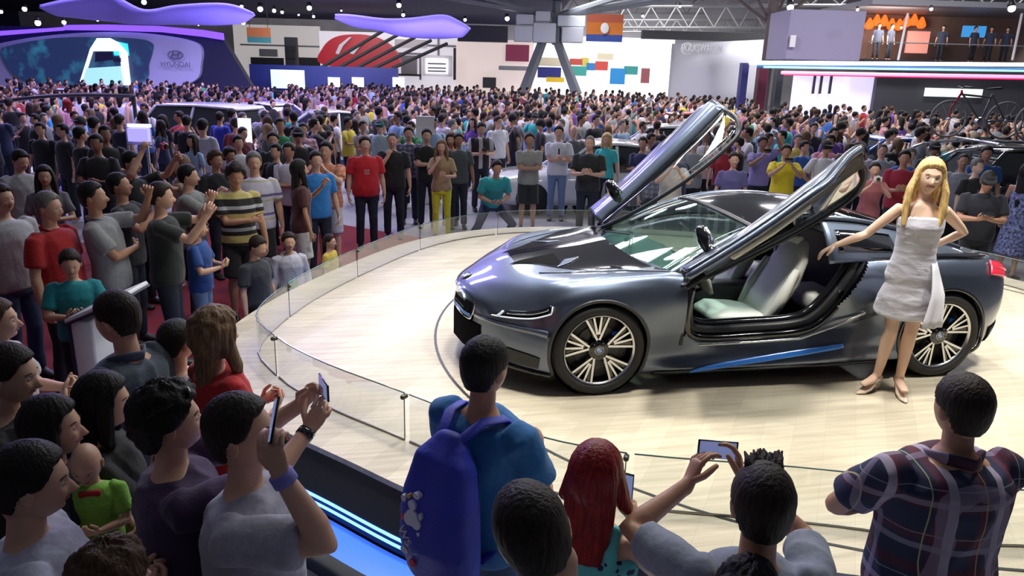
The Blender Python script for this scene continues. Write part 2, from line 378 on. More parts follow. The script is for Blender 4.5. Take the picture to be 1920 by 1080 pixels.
    if st != 'none':
        ha = sphere_grid(lambda a, e: head_pt(a, e, max(-.012, hair_off(a, e, st if st != 'cap' else 'short', seed)) or -.001, fem)+HC, nu, nv)
        if st in ('long', 'wavy', 'bob'):
            ln = dict(long=.42, wavy=.20, bob=.13)[st]; ex = extra or {}; ln = ex.get('hl', ln); wd = ex.get('hw', 1.)
            m2 = MB(); m2.add(ha.v, ha.f)
            z0 = 1.68; K = 6
            m2.tube([(0, .040+.03*smooth01(i/K), z0-i/K*(ln+.1)) for i in range(K+1)], [(wd*(.080+.012*math.sin(i/K*PI)-(.02*i/K)), .05-.014*i/K) for i in range(K+1)], 20, cap=.4)
            for sd in (1, -1):
                f = ex.get('front', .6)
                m2.tube([(sd*.070, -.02, 1.70), (sd*.088, -.018, 1.63), (sd*.094*wd, -.016-.03*f, 1.55), (sd*.10*wd, -.02-.05*f, 1.55-ln*.5*f), (sd*.09*wd, -.035-.06*f, 1.55-ln*.9*f)], [(.02, .03), (.022, .040), (.027, .038), (.028, .032), (.016, .02)], 12, cap=.6)
            ha = remesh(m2, max(vox*.7, .007), 2) if lod < 2 else m2
            if lod < 2:
                for i, p in enumerate(ha.v):
                    q = p-HC; rr = V((q.x, q.y, 0)); rr = rr.normalized() if rr.length > .01 else V()
                    am = .006 if st == 'long' else .011
                    ang = math.atan2(q.x, q.y)
                    ha.v[i] = p + rr*(am*noise.noise(V((ang*7+q.z*2, q.z*(2.5 if st == 'long' else 9), seed))))
        if st == 'pony': ha.tube([HC+V((0, .09, .05)), HC+V((0, .135, .03)), HC+V((0, .14, -.06)), HC+V((0, .12, -.16))], [.022, .03, .03, .014], 12)
        if st == 'cap':
            ha.ball(HC+V((0, .0, .03)), (.092, .113, .10), None, 20, 12, 1)
            ha.tube([HC+V((0, -.08, .05)), HC+V((0, -.13, .045)), HC+V((0, -.17, .035))], [(.075, .01), (.07, .008), (.045, .006)], 16, (1, 0, 0), 1)
        ha.xf(MH); ha.obj('hair' if st != 'cap' else 'cap', [HR[hc], (extra or {}).get('cap', BLACK)], root, 'all')
    if beard:
        be = sphere_grid(lambda a, e: head_pt(a, e, 0., fem)*1.0+V((0, 0, 0))+(head_pt(a, e).normalized()*(.004 if (e < -.62 or (abs(a) > .8 and e < -.15)) and abs(a) < 1.5 and e > -1.2 else -.012))+HC, nu, nv).xf(MH)
        be.obj('beard', HR[hc], root, 'all')
    # top
    cm = top[1] or BLACK; off = .017 if kind != 'dress' else .014
    if lod == 2: off = .02
    tp = MB(); hem = top[2] if len(top) > 2 else (.86 if kind != 'dress' else .55)
    def tor(z):
        z = max(TR[0][0], min(z, TR[-1][0]))
        for i in range(len(TR)-1):
            if z <= TR[i+1][0]:
                t = (z-TR[i][0])/(TR[i+1][0]-TR[i][0]); return [TR[i][k]+(TR[i+1][k]-TR[i][k])*t for k in (1, 2, 3)]
    if kind == 'dress':
        zs = [hem, hem+.08, .76, .86, .92, 1.0, 1.1, 1.2, 1.29, 1.345]
        fl = top[3] if len(top) > 3 else .035
        rr = [(.182+fl, .145+fl, .03), (.184+fl*.7, .140+fl*.7, .025), (.188, .14, .012)] + [(lambda q: (q[0]+off, q[1]+off, q[2]))(tor(z)) for z in zs[3:]]
    else:
        zt = 1.355 if kind == 'tank' else 1.452
        zs = [hem, hem+.03] + [z for z in (.95, 1.0, 1.1, 1.2, 1.3, 1.38, 1.43) if hem+.05 < z < zt] + [zt]
        loose = 0 if fem else .012
        rr = []
        for z in zs:
            q = tor(z); o = off+loose*smooth01((1.3-z)/.3)
            if not fem and z < 1.2: q = [max(q[0], .150*b), max(q[1], .108*b), q[2]]
            if z >= 1.452: q = [.066*b, .062*b, .01]; o = .008
            rr.append((q[0]+o, q[1]+o, q[2]))
    tp.tube([(0, r[2], z) for z, r in zip(zs, rr)], [(r[0], r[1]) for r in rr], n+4, cap=.12)
    if kind == 'tank':
        for sd in (1, -1): tp.tube([(sd*.085*b, -.075, 1.33), (sd*.085*b, -.045, 1.42), (sd*.083*b, .02, 1.455), (sd*.088*b, .07, 1.40), (sd*.09*b, .085, 1.32)], [(.024, .012)]*5, 10)
    tp.v = [bend(p) for p in tp.v]
    if kind in ('tee', 'polo', 'long', 'hoodie'):
        for sd in (1, -1):
            S, E, W = J[sd]; r = (1. if not fem else .85)*(.5+.5*b); q = S+V((-sd*.05, 0, .012))
            if kind in ('tee', 'polo'): tp.tube([q, S+V((0, 0, -.004)), S.lerp(E, .35), S.lerp(E, .72)], [.054*r, .064*r, .066*r, .067*r], n, cap=.15)
            else: tp.tube([q, S, S.lerp(E, .5), E, E.lerp(W, .5), E.lerp(W, .93)], [.060*r, .070*r, .062*r, .056*r, .050*r, .042*r], n, cap=.2)
        if kind == 'hoodie':
            k = MB().tube([(-.09, -.03, 1.43), (-.08, .05, 1.46), (0, .10, 1.45), (.08, .05, 1.46), (.09, -.03, 1.43)], [.03, .04, .055, .04, .03], 12); k.v = [bend(p) for p in k.v]; tp.add(k.v, k.f)
    sh = remesh(tp, vox, 1 if lod else 2) if lod < 2 else tp
    if lod < 2 and kind != 'dress': wrinkle(sh, .011 if lod == 0 else .008, 8 if lod == 0 else 7, seed)
    if kind == 'dress' and lod == 0: wrinkle(sh, .005, 13, seed, (.6, .6, 1.), .3)
    nmt = {'tee': 't_shirt', 'polo': 'polo_shirt', 'tank': 'sleeveless_top', 'dress': 'dress', 'long': 'long_sleeved_shirt', 'hoodie': 'hooded_sweatshirt'}[kind]
    so = sh.obj(nmt, cm, root, 'all')
    if kind in ('polo',) and lod < 2:
        k = MB()
        for sd in (1, -1):
            k.tube([(0, .085*b, 1.475), (sd*.06*b, .05, 1.478), (sd*.072*b, -.01, 1.462), (sd*.045*b, -.07*b, 1.43), (sd*.02, -.093*b, 1.40)], [(.006, .024), (.006, .024), (.006, .024), (.007, .024), (.005, .012)], 10, (1, 0, 0))
        k.v = [bend(p) for p in k.v]; k.obj('collar', (extra or {}).get('collar', cm), so, 'all')
    # bottom
    bk = bot[0]; bmx = bot[1] or DJEANS
    if bk != 'none':
        q = MB(); r = .9 if fem else 1.
        wz = .985 if hem < .95 else 1.03
        q.tube([(0, .003, .80), (0, .004, .84), (0, .006, .90), (0, .003, wz)], [(.10*b, .09*b), (.160*b, .122*b), (tor(.92)[0]+.008, tor(.92)[1]+.008), (tor(1.0)[0]+.004, tor(1.0)[1]+.004)], n, cap=.1)
        for sd in (1, -1):
            hp, kn, an = J[2*sd]
            if bk in ('jeans', 'trousers'):
                rr = [.094*r*b, .088*r, .068*r, .066*r, .062*r, .058*r] if not fem else [.088*b, .080, .060, .057, .056, .045]
                q.tube([hp, hp.lerp(kn, .3), hp.lerp(kn, .85), kn, kn.lerp(an, .4)+V((0, .01, 0)), kn.lerp(an, .97)], rr, n, cap=.15)
            elif bk == 'shorts': q.tube([hp, hp.lerp(kn, .3), hp.lerp(kn, .95)], [.096*r*b, .10*r, .098*r], n, cap=.12)
        if bk == 'skirt': q.tube([(0, .003, .9), (0, .0, .75), (0, 0, .60)], [(.178, .13), (.20, .15), (.22, .17)], n, cap=.05)
        pm = remesh(q, vox, 1) if lod < 2 else q
        if lod < 2: wrinkle(pm, .004, 9, seed+9, (1, 1, 1.3), 0)
        pm.obj({'jeans': 'jeans', 'trousers': 'trousers', 'shorts': 'shorts', 'skirt': 'skirt'}[bk], bmx, root, 'all')
    for sd in (1, -1):
        if shoes == 'none' or lod == 2: break
        hp, kn, an = J[2*sd]; ft = J[3*sd]; q = MB(); sdv = ft.cross(V((0, 0, 1)))
        q.tube([an-ft*.035+V((0, 0, -.035)), an+ft*.03+V((0, 0, -.032)), an+ft*.09+V((0, 0, -.05)), an+ft*.17+V((0, 0, -.06))], [(.036, .042), (.042, .046), (.046, .034), (.04, .022)], 14, side=sdv, sq=2.6, cap=.6)
        q.obj('shoe', shoes or SHOE, root, 'all')
    root['_'] = 0; del root['_']
    info = dict(root=root, MT=MT, MH=MH, J=J, AD=AD, s=s)
    return info
def wpt(info, p, base='T'):
    """a point of the figure (facing -Y, 1.75 m) in the world"""
    r = info['root']; M = info['MT'] if base == 'T' else info['MH'] if base == 'H' else Matrix.Identity(4)
    return Matrix.Translation(r.location) @ r.rotation_euler.to_matrix().to_4x4() @ Matrix.Diagonal((info['s'],)*3+(1,)) @ (M @ V(p))
def wrot(info): return info['root'].rotation_euler.to_matrix() @ info['MT'].to_3x3()
def phone(label, info, p='LR', kind='phone', land=True, R=None, cm=None, base='T', tiltx=0., name='smartphone', up=.03, shift=(0, 0, 0)):
    """held device; its screen looks back at the holder"""
    if isinstance(p, str):
        q = V()
        for ch in p:
            sd = 1 if ch == 'L' else -1; fd, pn = info['AD'][sd]; q += (info['J'][sd][2]+fd*.115+pn*.03)/len(p)
        r = info['root']; c = Matrix.Translation(r.location) @ r.rotation_euler.to_matrix().to_4x4() @ Matrix.Diagonal((info['s'],)*3+(1,)) @ (q+V((0, -.005, up))+V(shift))
    else: c = wpt(info, p, base)
    Rm = R or (wrot(info) @ Euler((tiltx, 0, 0)).to_matrix())
    if kind == 'phone':
        w, h = (.135, .068) if land else (.068, .135)
        o = MB().box((0, 0, 0), (w, .008, h), bev=.003).obj(name, cm or PHONE); MB().box((0, .0045, 0), (w*.9, .001, h*.9)).obj('screen', SCREEN, o, False)
        MB().tube([(w*.36, -.006, h*.3), (w*.36, -.003, h*.3)], .006, 10, (1, 0, 0), cap=0).obj('lens', IRIS, o)
    else:
        m = MB().box((0, 0, 0), (.11, .035, .068), bev=.008); m.box((0, .0, .038), (.04, .028, .02), bev=.006); o = m.obj('camera', cm or PHONE)
        MB().tube([(0, -.015, 0), (0, -.045, 0), (0, -.05, 0)], [.028, .027, .020], 16, (1, 0, 0), cap=0).obj('lens', IRIS, o)
        MB().box((0, .0185, 0), (.07, .002, .05)).obj('screen', SCREEN, o, False); name = 'camera'
    o.matrix_world = Matrix.Translation(c) @ Rm.to_4x4()
    tag(o, label, 'phone' if kind == 'phone' else 'camera'); return o
# ------------------------------------------------------------------ the show car (x rearwards from the front axle, y away from camera, z up)
PAINT = mat('graphite_paint', (.12, .15, .21), .35, metal=.85, coat=1., bump=.0)
PAINTD = mat('door_paint', (.12, .15, .21), .33, metal=.85, coat=1.)
GLOSS = mat('gloss_black', (.006, .006, .008), .12, coat=.6); FRM = mat('window_frame_black', (.02, .022, .026), .32, spec=.4); MATTE = mat('matt_black', (.008, .008, .009), 1., spec=.05); SATIN = mat('satin_black', (.012, .012, .014), .45)
DARKG = mat('dark_grey_trim', (.045, .047, .05), .4, metal=.3); RUBBER = mat('tyre_rubber', (.013, .013, .014), .65, bump=.1, bs=40)
SILV = mat('bright_alloy', (.72, .72, .74), .25, metal=1.); CHROME = mat('chrome', (.8, .8, .82), .12, metal=1.)
BLUE = mat('blue_accent', (.03, .20, .72), .3, coat=.5); BLUEL = mat('light_blue_accent', (.10, .32, .85), .3)
WHITE = mat('white_gloss', (.7, .7, .72), .3); LEATHER = mat('cream_leather', (.60, .60, .56), .5, bump=.15, bs=30)
REDL = mat('red_lamp', (.55, .012, .03), .15, coat=1., emit=.35, ec=(.9, .03, .08)); LEDW = mat('daytime_light', (.7, .75, .8), .2, emit=.25, ec=(.85, .9, 1.))
TEALG = mat('tinted_glass', (.35, .55, .52), .03, trans=1., spec=.6); TEALG.node_tree.nodes['Principled BSDF'].inputs['IOR'].default_value = 1.05
def glass(name, c, a, k=.55):
    m = bpy.data.materials.new(name); m.use_nodes = True; nt = m.node_tree; nt.nodes.clear()
    o = nt.nodes.new('ShaderNodeOutputMaterial'); t = nt.nodes.new('ShaderNodeBsdfTransparent'); g = nt.nodes.new('ShaderNodeBsdfGlossy')
    t.inputs[0].default_value = (*c, 1); g.inputs['Roughness'].default_value = .03
    lw = nt.nodes.new('ShaderNodeLayerWeight'); lw.inputs[0].default_value = .25
    ma = nt.nodes.new('ShaderNodeMath'); ma.operation = 'MULTIPLY_ADD'; ma.inputs[1].default_value = k; ma.inputs[2].default_value = a
    mx = nt.nodes.new('ShaderNodeMixShader'); nt.links.new(lw.outputs['Fresnel'], ma.inputs[0]); nt.links.new(ma.outputs[0], mx.inputs[0])
    nt.links.new(t.outputs[0], mx.inputs[1]); nt.links.new(g.outputs[0], mx.inputs[2]); nt.links.new(mx.outputs[0], o.inputs[0]); return m
SCRG = glass('windscreen_glass', (.70, .86, .82), .10); DKG = glass('dark_glass', (.10, .11, .12), .12); DOORG = glass('door_glass_reflection_tint', (.42, .44, .45), .16); CLG = glass('clear_glass', (.95, .965, .96), .02, .28)  # near door pane: its grey reflection is put into the tint
ST = [  # x : P0..P8 half section (y, z), bottom to centre line
 (-.975, [(.12,.30),(.22,.31),(.26,.36),(.27,.43),(.26,.50),(.24,.545),(.20,.575),(.12,.60),(0,.605)]),
 (-.955, [(.30,.20),(.42,.22),(.47,.30),(.48,.42),(.46,.51),(.42,.56),(.35,.60),(.20,.625),(0,.63)]),
 (-.90, [(.48,.15),(.62,.175),(.67,.28),(.67,.42),(.65,.52),(.59,.575),(.49,.625),(.25,.66),(0,.665)]),
 (-.78, [(.62,.13),(.79,.155),(.835,.28),(.83,.43),(.80,.54),(.74,.605),(.62,.665),(.32,.71),(0,.715)]),
 (-.62, [(.66,.12),(.85,.145),(.89,.28),(.89,.44),(.865,.57),(.81,.645),(.69,.71),(.36,.745),(0,.755)]),
 (-.42, [(.68,.115),(.88,.14),(.92,.29),(.93,.45),(.91,.60),(.86,.695),(.74,.765),(.40,.775),(0,.79)]),
 (-.2, [(.70,.115),(.89,.14),(.935,.30),(.95,.46),(.94,.64),(.895,.745),(.78,.81),(.46,.80),(0,.82)]),
 (.1, [(.70,.115),(.89,.14),(.93,.30),(.955,.48),(.95,.67),(.905,.785),(.80,.845),(.52,.83),(0,.86)]),
 (.4, [(.72,.115),(.90,.14),(.905,.29),(.935,.47),(.94,.66),(.905,.79),(.83,.855),(.60,.865),(0,.91)]),
 (.65, [(.72,.115),(.91,.14),(.88,.27),(.90,.45),(.92,.66),(.895,.79),(.835,.86),(.70,.88),(0,.90)]),
 (1.2, [(.72,.12),(.94,.15),(.91,.26),(.85,.43),(.895,.66),(.885,.80),(.825,.87),(.72,.89),(0,.89)]),
 (1.8, [(.72,.12),(.955,.155),(.94,.28),(.88,.45),(.92,.68),(.905,.84),(.83,.92),(.72,.94),(0,.95)]),
 (2.2, [(.72,.13),(.955,.16),(.96,.31),(.945,.48),(.95,.69),(.925,.85),(.85,.94),(.70,.97),(0,.99)]),
 (2.8, [(.72,.15),(.95,.18),(.97,.34),(.975,.5),(.965,.71),(.93,.86),(.845,.945),(.66,.96),(0,.965)]),
 (3.15, [(.72,.17),(.93,.20),(.95,.36),(.955,.52),(.94,.71),(.90,.85),(.81,.925),(.62,.94),(0,.94)]),
 (3.42, [(.66,.20),(.84,.235),(.88,.38),(.90,.53),(.88,.71),(.84,.83),(.75,.91),(.58,.925),(0,.925)]),
 (3.62, [(.54,.25),(.71,.28),(.77,.39),(.80,.53),(.79,.68),(.75,.79),(.66,.87),(.5,.895),(0,.895)]),
 (3.72, [(.40,.32),(.56,.34),(.63,.42),(.66,.53),(.65,.65),(.61,.73),(.53,.79),(.38,.81),(0,.815)]),
 (3.745, [(.25,.40),(.35,.41),(.40,.46),(.42,.53),(.41,.61),(.38,.66),(.32,.70),(.2,.715),(0,.715)]),
]
def _cr(a, b, c, d, t): return .5*((2*b)+(c-a)*t+(2*a-5*b+4*c-d)*t*t+(3*b-a-3*c+d)*t**3)
SX = [s[0] for s in ST]
def wx(p):
    q = p.copy()
    if q.x < -.15: w = smooth01((-.15-q.x)/.75); q.x = q.x*(1-.05*w) + .33*w*(min(1, abs(q.y)/.9))**1.7
    if q.x > 2.8: q.x = 2.8+(q.x-2.8)*.8
    if q.z > .6 and -.8 < q.x < .7: q.z += .045*smooth01((q.z-.6)/.12)*smooth01((q.x+.8)/.35)*smooth01((.75-q.x)/.3)*(1.1-.5*abs(q.y))
    return q
def surf(x, u, side=-1, off=0.):
    """body skin: x station, u 0..8 from sill to centre line"""
    def pt(x, u):
        x = max(SX[0], min(SX[-1], x)); i = 0
        while i < len(SX)-2 and x > SX[i+1]: i += 1
        t = (x-SX[i])/(SX[i+1]-SX[i]); k = min(7, int(u)); w = u-k; res = []
        for ax in (0, 1):
            cols = []
            for q in (k-1, k, k+1, k+2):
                m = 1
                if q < 0: q = 0
                if q > 8: q = 16-q; m = -1 if ax == 0 else 1
                vv = [ST[max(0, min(len(ST)-1, i+d))][1][q][ax]*m for d in (-1, 0, 1, 2)]
                xs = [SX[max(0, min(len(ST)-1, i+d))] for d in (-1, 0, 1, 2)]
                h = xs[2]-xs[1]; m0 = (vv[2]-vv[0])/max(1e-6, xs[2]-xs[0])*h; m1 = (vv[3]-vv[1])/max(1e-6, xs[3]-xs[1])*h
                cols.append((2*t**3-3*t*t+1)*vv[1]+(t**3-2*t*t+t)*m0+(-2*t**3+3*t*t)*vv[2]+(t**3-t*t)*m1)
            res.append(_cr(*cols, w))
        return V((x, side*res[0], res[1]))
    p = wx(pt(x, u))
    if off:
        a = wx(pt(x+.01, u))-wx(pt(x-.01, u)); b = wx(pt(x, min(8, u+.05)))-wx(pt(x, max(0, u-.05))); n = a.cross(b).normalized()*side*-1
        c = V((0, 0, .5)); 
        if n.dot(V((0, p.y, p.z-.45))) < 0: n = -n
        p = p+n*off
    return p
def patch(x0, x1, u0, u1, nx=16, nu=8, side=-1, off=.004):
    """skin patch between x0..x1 (values or functions of v) and u0..u1 (values or functions of t)"""
    f = lambda q, a: q(a) if callable(q) else q
    rows = []
    for i in range(nx+1):
        t = i/nx; r = []
        for j in range(nu+1):
            v = j/nu; x = f(x0, v)+(f(x1, v)-f(x0, v))*t; u = f(u0, t)+(f(u1, t)-f(u0, t))*v; r.append(surf(x, u, side, off))
        rows.append(r)
    if side < 0: rows = [r[::-1] for r in rows]
    return rows
CAR = thing('sports_car', 'dark graphite two-door sports car with both doors swung up on the turntable', 'car', (0, 0, H))
OPEN = [(.66, .84), (.655, .60), (.68, .42), (.80, .36), (1.55, .385), (1.72, .44), (1.88, .60), (2.02, .80), (2.12, .93)]   # door opening outline x,z
def in_open(x, z):
    if x < .655 or x > 2.12: return False
    for (a, b), (c, d) in zip(OPEN, OPEN[1:]):
        if a <= x <= c and c > a: zz = b+(d-b)*(x-a)/(c-a); 
        elif x < .68: zz = .42; 
        else: continue
        return z > zz
    return z > .42
def body_shell():
    import bisect
    xs = sorted(set([round(-.975+.0175*i, 4) for i in range(270)] + SX)); us = [i/10 for i in range(81)]
    mb = MB(); U = len(us); ARC = [(0., .345, .375), (2.8, .345, .385)]
    for side in (-1, 1):
        P = []
        for x in xs:
            row = []
            for u in us:
                p = surf(x, u, side)
                if u < 5.6:
                    for ax, az, R in ARC:          # snap the mesh to the wheel arch edge
                        d = math.hypot(p.x-ax, p.z-az)
                        if R-.016 < d < R+.012 and p.z > .1: k = R/d; p = V((ax+(p.x-ax)*k, p.y, az+(p.z-az)*k))
                row.append(p)
            P.append(row)
        o = len(mb.v); mb.v += [p for r in P for p in r]
        for i in range(len(xs)-1):
            for j in range(U-1):
                c = (P[i][j]+P[i+1][j]+P[i+1][j+1]+P[i][j+1])/4; u = us[j]+.05
                if abs(c.y) > .5 and u < 5.6 and any(math.hypot(c.x-ax, c.z-az) < R-.004 for ax, az, R in ARC): continue
                if u < 7.0 and in_open(c.x, c.z): continue
                if u > 6.05 and .30+.26*(abs(c.y)/.8)**2 < c.x < 3.2 and abs(c.y) < .83: continue
                f = (o+i*U+j, o+i*U+j+1, o+(i+1)*U+j+1, o+(i+1)*U+j)
                mb.f.append(f if side > 0 else f[::-1]); mb.m.append(1 if u < .9 else 0)
        # close nose and tail on the centre plane
        for i in (0, len(xs)-1):
            ids = [o+i*U+j for j in range(U)]; c0 = wx(V((xs[i], 0, .47))); mb.v.append(c0); k = len(mb.v)-1
            for j in range(U-1):
                f = (k, ids[j], ids[j+1]); mb.f.append(f if (side > 0) == (i == 0) else f[::-1]); mb.m.append(0)
    mb.f = [f for f in mb.f]
    b = mb.obj('body', [PAINT, SATIN], CAR, 'all')
    # arch lips, liners
    for ax, az, R in ARC:
        for side in (-1, 1):
            m = MB(); pts = []
            for k in range(41):
                a = math.radians(-28+k*236/40); x = ax+R*math.cos(a); z = az+R*math.sin(a)
                best = min((abs(surf(x, u/20, side).z-z), u/20) for u in range(16, 112)); q = surf(x, best[1], side); pts.append(V((x, q.y, z)))
            m.tube(pts, [(.010, .014)]*len(pts), 8, (0, 1, 0)); m.obj('wheel_arch_lip', GLOSS if ax else DARKG, CAR, 'all')
            l = MB(); l.tube([(ax, side*.58, az), (ax, side*.60, az), (ax, side*(.915 if ax else .90), az)], [R-.015, R-.006, R-.004], 40, (1, 0, 0), cap=0)
            l.f = l.f[:-1]; l.m = l.m[:-1]; l.obj('wheel_arch_liner', SATIN, CAR)
    return b
body_shell()
# hood graphics, vents, slits
m = MB()
for side in (-1, 1):
    m.grid(patch(lambda v: -.50+.0*v, lambda v: .31+.24*(1-v)**1.5, lambda t: 7.45-1.22*smooth01(t*1.15)**.75, 8, 30, 12, side, .0035))
m.obj('hood_panel', GLOSS, CAR, 'all')
m = MB()
for side in (-1, 1):
    m = MB(); m.grid(patch(lambda v: -.56+.10*v, lambda v: -.16, lambda t: 7.52-.40*t, lambda t: 7.60+.16*t, 14, 5, side, .005)); m.obj('hood_vent', MATTE, CAR, 'all')

for side in (-1, 1):
    MB().sheet(patch(lambda v: -.22+.10*v, lambda v: -.10+.10*v, lambda t: 7.02+.20*t, lambda t: 7.40+.05*t, 8, 5, side, .007), .003).obj('hood_blade', PAINT, CAR, 'all')
    rows = [surf(-.40+.055*i, 6.75-.035*i, side, .004) for i in range(18)]
    MB().tube(rows, [.004]*18, 6).obj('hood_crease', PAINT, CAR, 'all')
def nose_x(y): y = abs(y); return -.926+.16*min(y, .27)+.42*max(0, y-.27)
# kidney grilles
for side in (-1, 1):
    def kp(a, b, o=0.):   # a across .02-.40, b down 0..1
        y = side*(.022+a*.36); z = .585-b*.15-.012*a; x = nose_x(y)-.012+.028*(1-b)**2+o; return V((x, y, z))
    rim = [kp(*q) for q in ((0, .06), (.1, 0), (.5, -.02), (.92, .02), (1, .18), (.97, .82), (.85, 1), (.4, 1), (.08, .94), (0, .8))]; rim.append(rim[0])
    fr = MB().tube(crv(rim, 4), .0095, 8, (0, 1, 0), cap=0).obj('kidney_frame', CHROME, CAR, 'all')
    MB().sheet([[kp(a/6, b/6, .004) for b in range(7)] for a in range(7)], .01).obj('kidney_mesh', MATTE, CAR)
    for b in (.30, .52): MB().sheet([[kp(.03+a/6*.92, b+c*.05, -.002) for c in range(3)] for a in range(7)], .004).obj('kidney_bar', DARKG, fr)
    MB().sheet([[kp(.04+a/6*.90, .72+c*.08, -.005) for c in range(3)] for a in range(7)], .006).obj('kidney_blue_bar', BLUEL, fr)
    # bumper intakes and lips
    MB().sheet([[V((nose_x(y)-.008, side*y, z)) for z in (.19, .24, .30, .36, .41)][::side] for y in (0, .08, .16, .24, .32, .40, .47)], .01).obj('bumper_intake', MATTE, CAR)
    MB().sheet(patch(-.93, -.72, 1.45, lambda t: 2.3-.3*t, 12, 6, side, .006), .006).obj('bumper_side_vent', SATIN, CAR)
    MB().sheet(patch(-.962, -.60, lambda t: 3.45-.5*t, lambda t: 3.75-.4*t, 14, 2, side, .010), .006).obj('bumper_blade', PAINT, CAR, 'all')
    MB().sheet(patch(-.90, -.50, .8, 1.25, 14, 3, side, .012), .01).obj('splitter', GLOSS, CAR, 'all')
    # headlamp: dark lens with a bright hooked strip
    hl = MB().sheet(patch(lambda v: -.94+.07*v, lambda v: -.50-.0*v, lambda t: 4.15+.10*t, lambda t: 4.95-.15*t, 18, 6, side, .005), .006).obj('headlamp', GLOSS, CAR, 'all')
    s1 = [surf(-.925+.41*i/14, 4.18+.12*i/14, side, .014) for i in range(15)] + [surf(-.50, 4.42, side, .014), surf(-.475, 4.65, side, .014)]
    MB().tube(s1, .0055, 8).obj('daytime_light', LEDW, hl, 'all')
    MB().tube([surf(-.91, 4.2, side, .014), surf(-.895, 4.5, side, .014), surf(-.88, 4.8, side, .014)], .009, 8).obj('daytime_light', LEDW, hl, 'all')
    MB().tube([surf(-.87+.32*i/10, 4.60+.0*i, side, .012) for i in range(11)], .005, 6).obj('lamp_blade', CHROME, hl, 'all')
    # skirts, blue flashes
    MB().sheet(patch(.44, 2.32, .35, 1.15, 30, 4, side, .008), .006).obj('side_skirt', DARKG, CAR, 'all')
    MB().sheet(patch(.72, 1.95, lambda t: .95+1.0*t**.8, lambda t: 1.12+1.05*t**.7+.12*math.sin(t*PI), 30, 3, side, .012), .005).obj('blue_sill_flash', BLUE, CAR, 'all')
    MB().sheet(patch(lambda v: 2.0+.25*v, lambda v: 2.42, lambda t: 3.0+.6*t, lambda t: 3.4+1.2*t, 12, 4, side, .006), .004).obj('rear_air_duct', SATIN, CAR, 'all')
    # tail lamp and rear parts
    tl = MB().sheet(patch(lambda v: 3.30+.06*v, 3.66, lambda t: 4.75-.15*t, lambda t: 5.75-.25*t, 12, 6, side, .010), .01).obj('tail_lamp', REDL, CAR, 'all')
    MB().tube([surf(3.36+.28*i/8, 5.3-.1*i/8, side, .022) for i in range(9)], .010, 8).obj('tail_light_strip', REDL, tl, 'all')
    MB().sheet(patch(3.45, 3.735, .3, 1.9, 10, 6, side, .008), .006).obj('rear_diffuser', SATIN, CAR, 'all')
    MB().sheet(patch(2.35, 3.36, lambda t: 5.95+.1*t, lambda t: 6.35+.3*t, 20, 4, side, .016), .006).obj('rear_flank_blade', GLOSS, CAR, 'all')
# roundel on the hood
def roundel(C, N, r, parent):
    z = V(N).normalized(); q = z.to_track_quat('Z', 'Y').to_matrix().to_4x4(); M = Matrix.Translation(C) @ q
    a = MB().tube([(0, 0, -.002), (0, 0, .004)], [r, r*.96], 28, cap=0).xf(M).obj('badge', GLOSS, parent)
    MB().tube([(0, 0, .003), (0, 0, .0055)], [r*.62, r*.6], 24, cap=0).xf(M).obj('badge_centre', WHITE, a)
    for k in (0, 2):
        pts = [V((0, 0, .0058))]+[V((r*.57*math.cos(PI/2*k+i*PI/16), r*.57*math.sin(PI/2*k+i*PI/16), .0058)) for i in range(9)]
        w = MB(); w.add(pts+[p+V((0, 0, .001)) for p in pts], [tuple(range(10, 20))]+[tuple(range(9, -1, -1))]+[(i, (i+1) % 10, 10+(i+1) % 10, 10+i) for i in range(10)]); w.xf(M).obj('badge_quarter', BLUEL, a, False)
    MB().tube([(r*.98*math.cos(i*PI/16), r*.98*math.sin(i*PI/16), .003) for i in range(33)], r*.06, 6, cap=0).xf(M).obj('badge_ring', CHROME, a, 'all')
roundel(surf(-.885, 7.98, -1, .006), (-.45, 0, .9), .041, CAR)
# ---- greenhouse
RAIL = crv([(.56, .79, .875), (.85, .735, 1.02), (1.15, .69, 1.145), (1.5, .645, 1.225), (1.9, .62, 1.235), (2.3, .61, 1.185), (2.72, .60, 1.09), (3.12, .60, .975)], 10)
CEN = crv([(.31, 0, .905), (.70, 0, 1.065), (1.05, 0, 1.20), (1.45, 0, 1.295), (1.9, 0, 1.305), (2.3, 0, 1.24), (2.72, 0, 1.125), (3.17, 0, .985)], 10)
NR = len(RAIL)
def canopy(i0, i1, name, m, th=.008, du=0.):
    rows = []
    for i in range(i0, i1+1):
        r, c = RAIL[i], CEN[i]; row = []
        for j in range(-8, 9):
            a = j/8; k = abs(a)
            p = V((c.x+(r.x-c.x)*k**1.9, r.y*a, c.z+(r.z-c.z)*k**2.0)); row.append(p+V((0, 0, du)))
        rows.append(row)
    return MB().sheet([r[::-1] for r in rows], -th).obj(name, m, CAR, 'all')
canopy(0, 23, 'windscreen', SCRG, .005)
canopy(23, 42, 'roof', GLOSS, .02); canopy(42, NR-1, 'rear_window', DKG, .006)
m = MB()
m.tube([V((CEN[23].x, 0, CEN[23].z))+V(((RAIL[23].x-CEN[23].x)*abs(a)**1.9, RAIL[23].y*a, (RAIL[23].z-CEN[23].z)*abs(a)**2)) for a in [k/8 for k in range(-8, 9)]], [(.03, .014)]*17, 8, (1, 0, 0)); m.obj('windscreen_header', SATIN, CAR, 'all')
m = MB(); m.tube([V((.31+.25*abs(a)**1.9, .79*a, .900-.03*abs(a)**2)) for a in [k/8 for k in range(-8, 9)]], [(.035, .014)]*17, 8, (1, 0, 0)); m.obj('windscreen_cowl', SATIN, CAR, 'all')
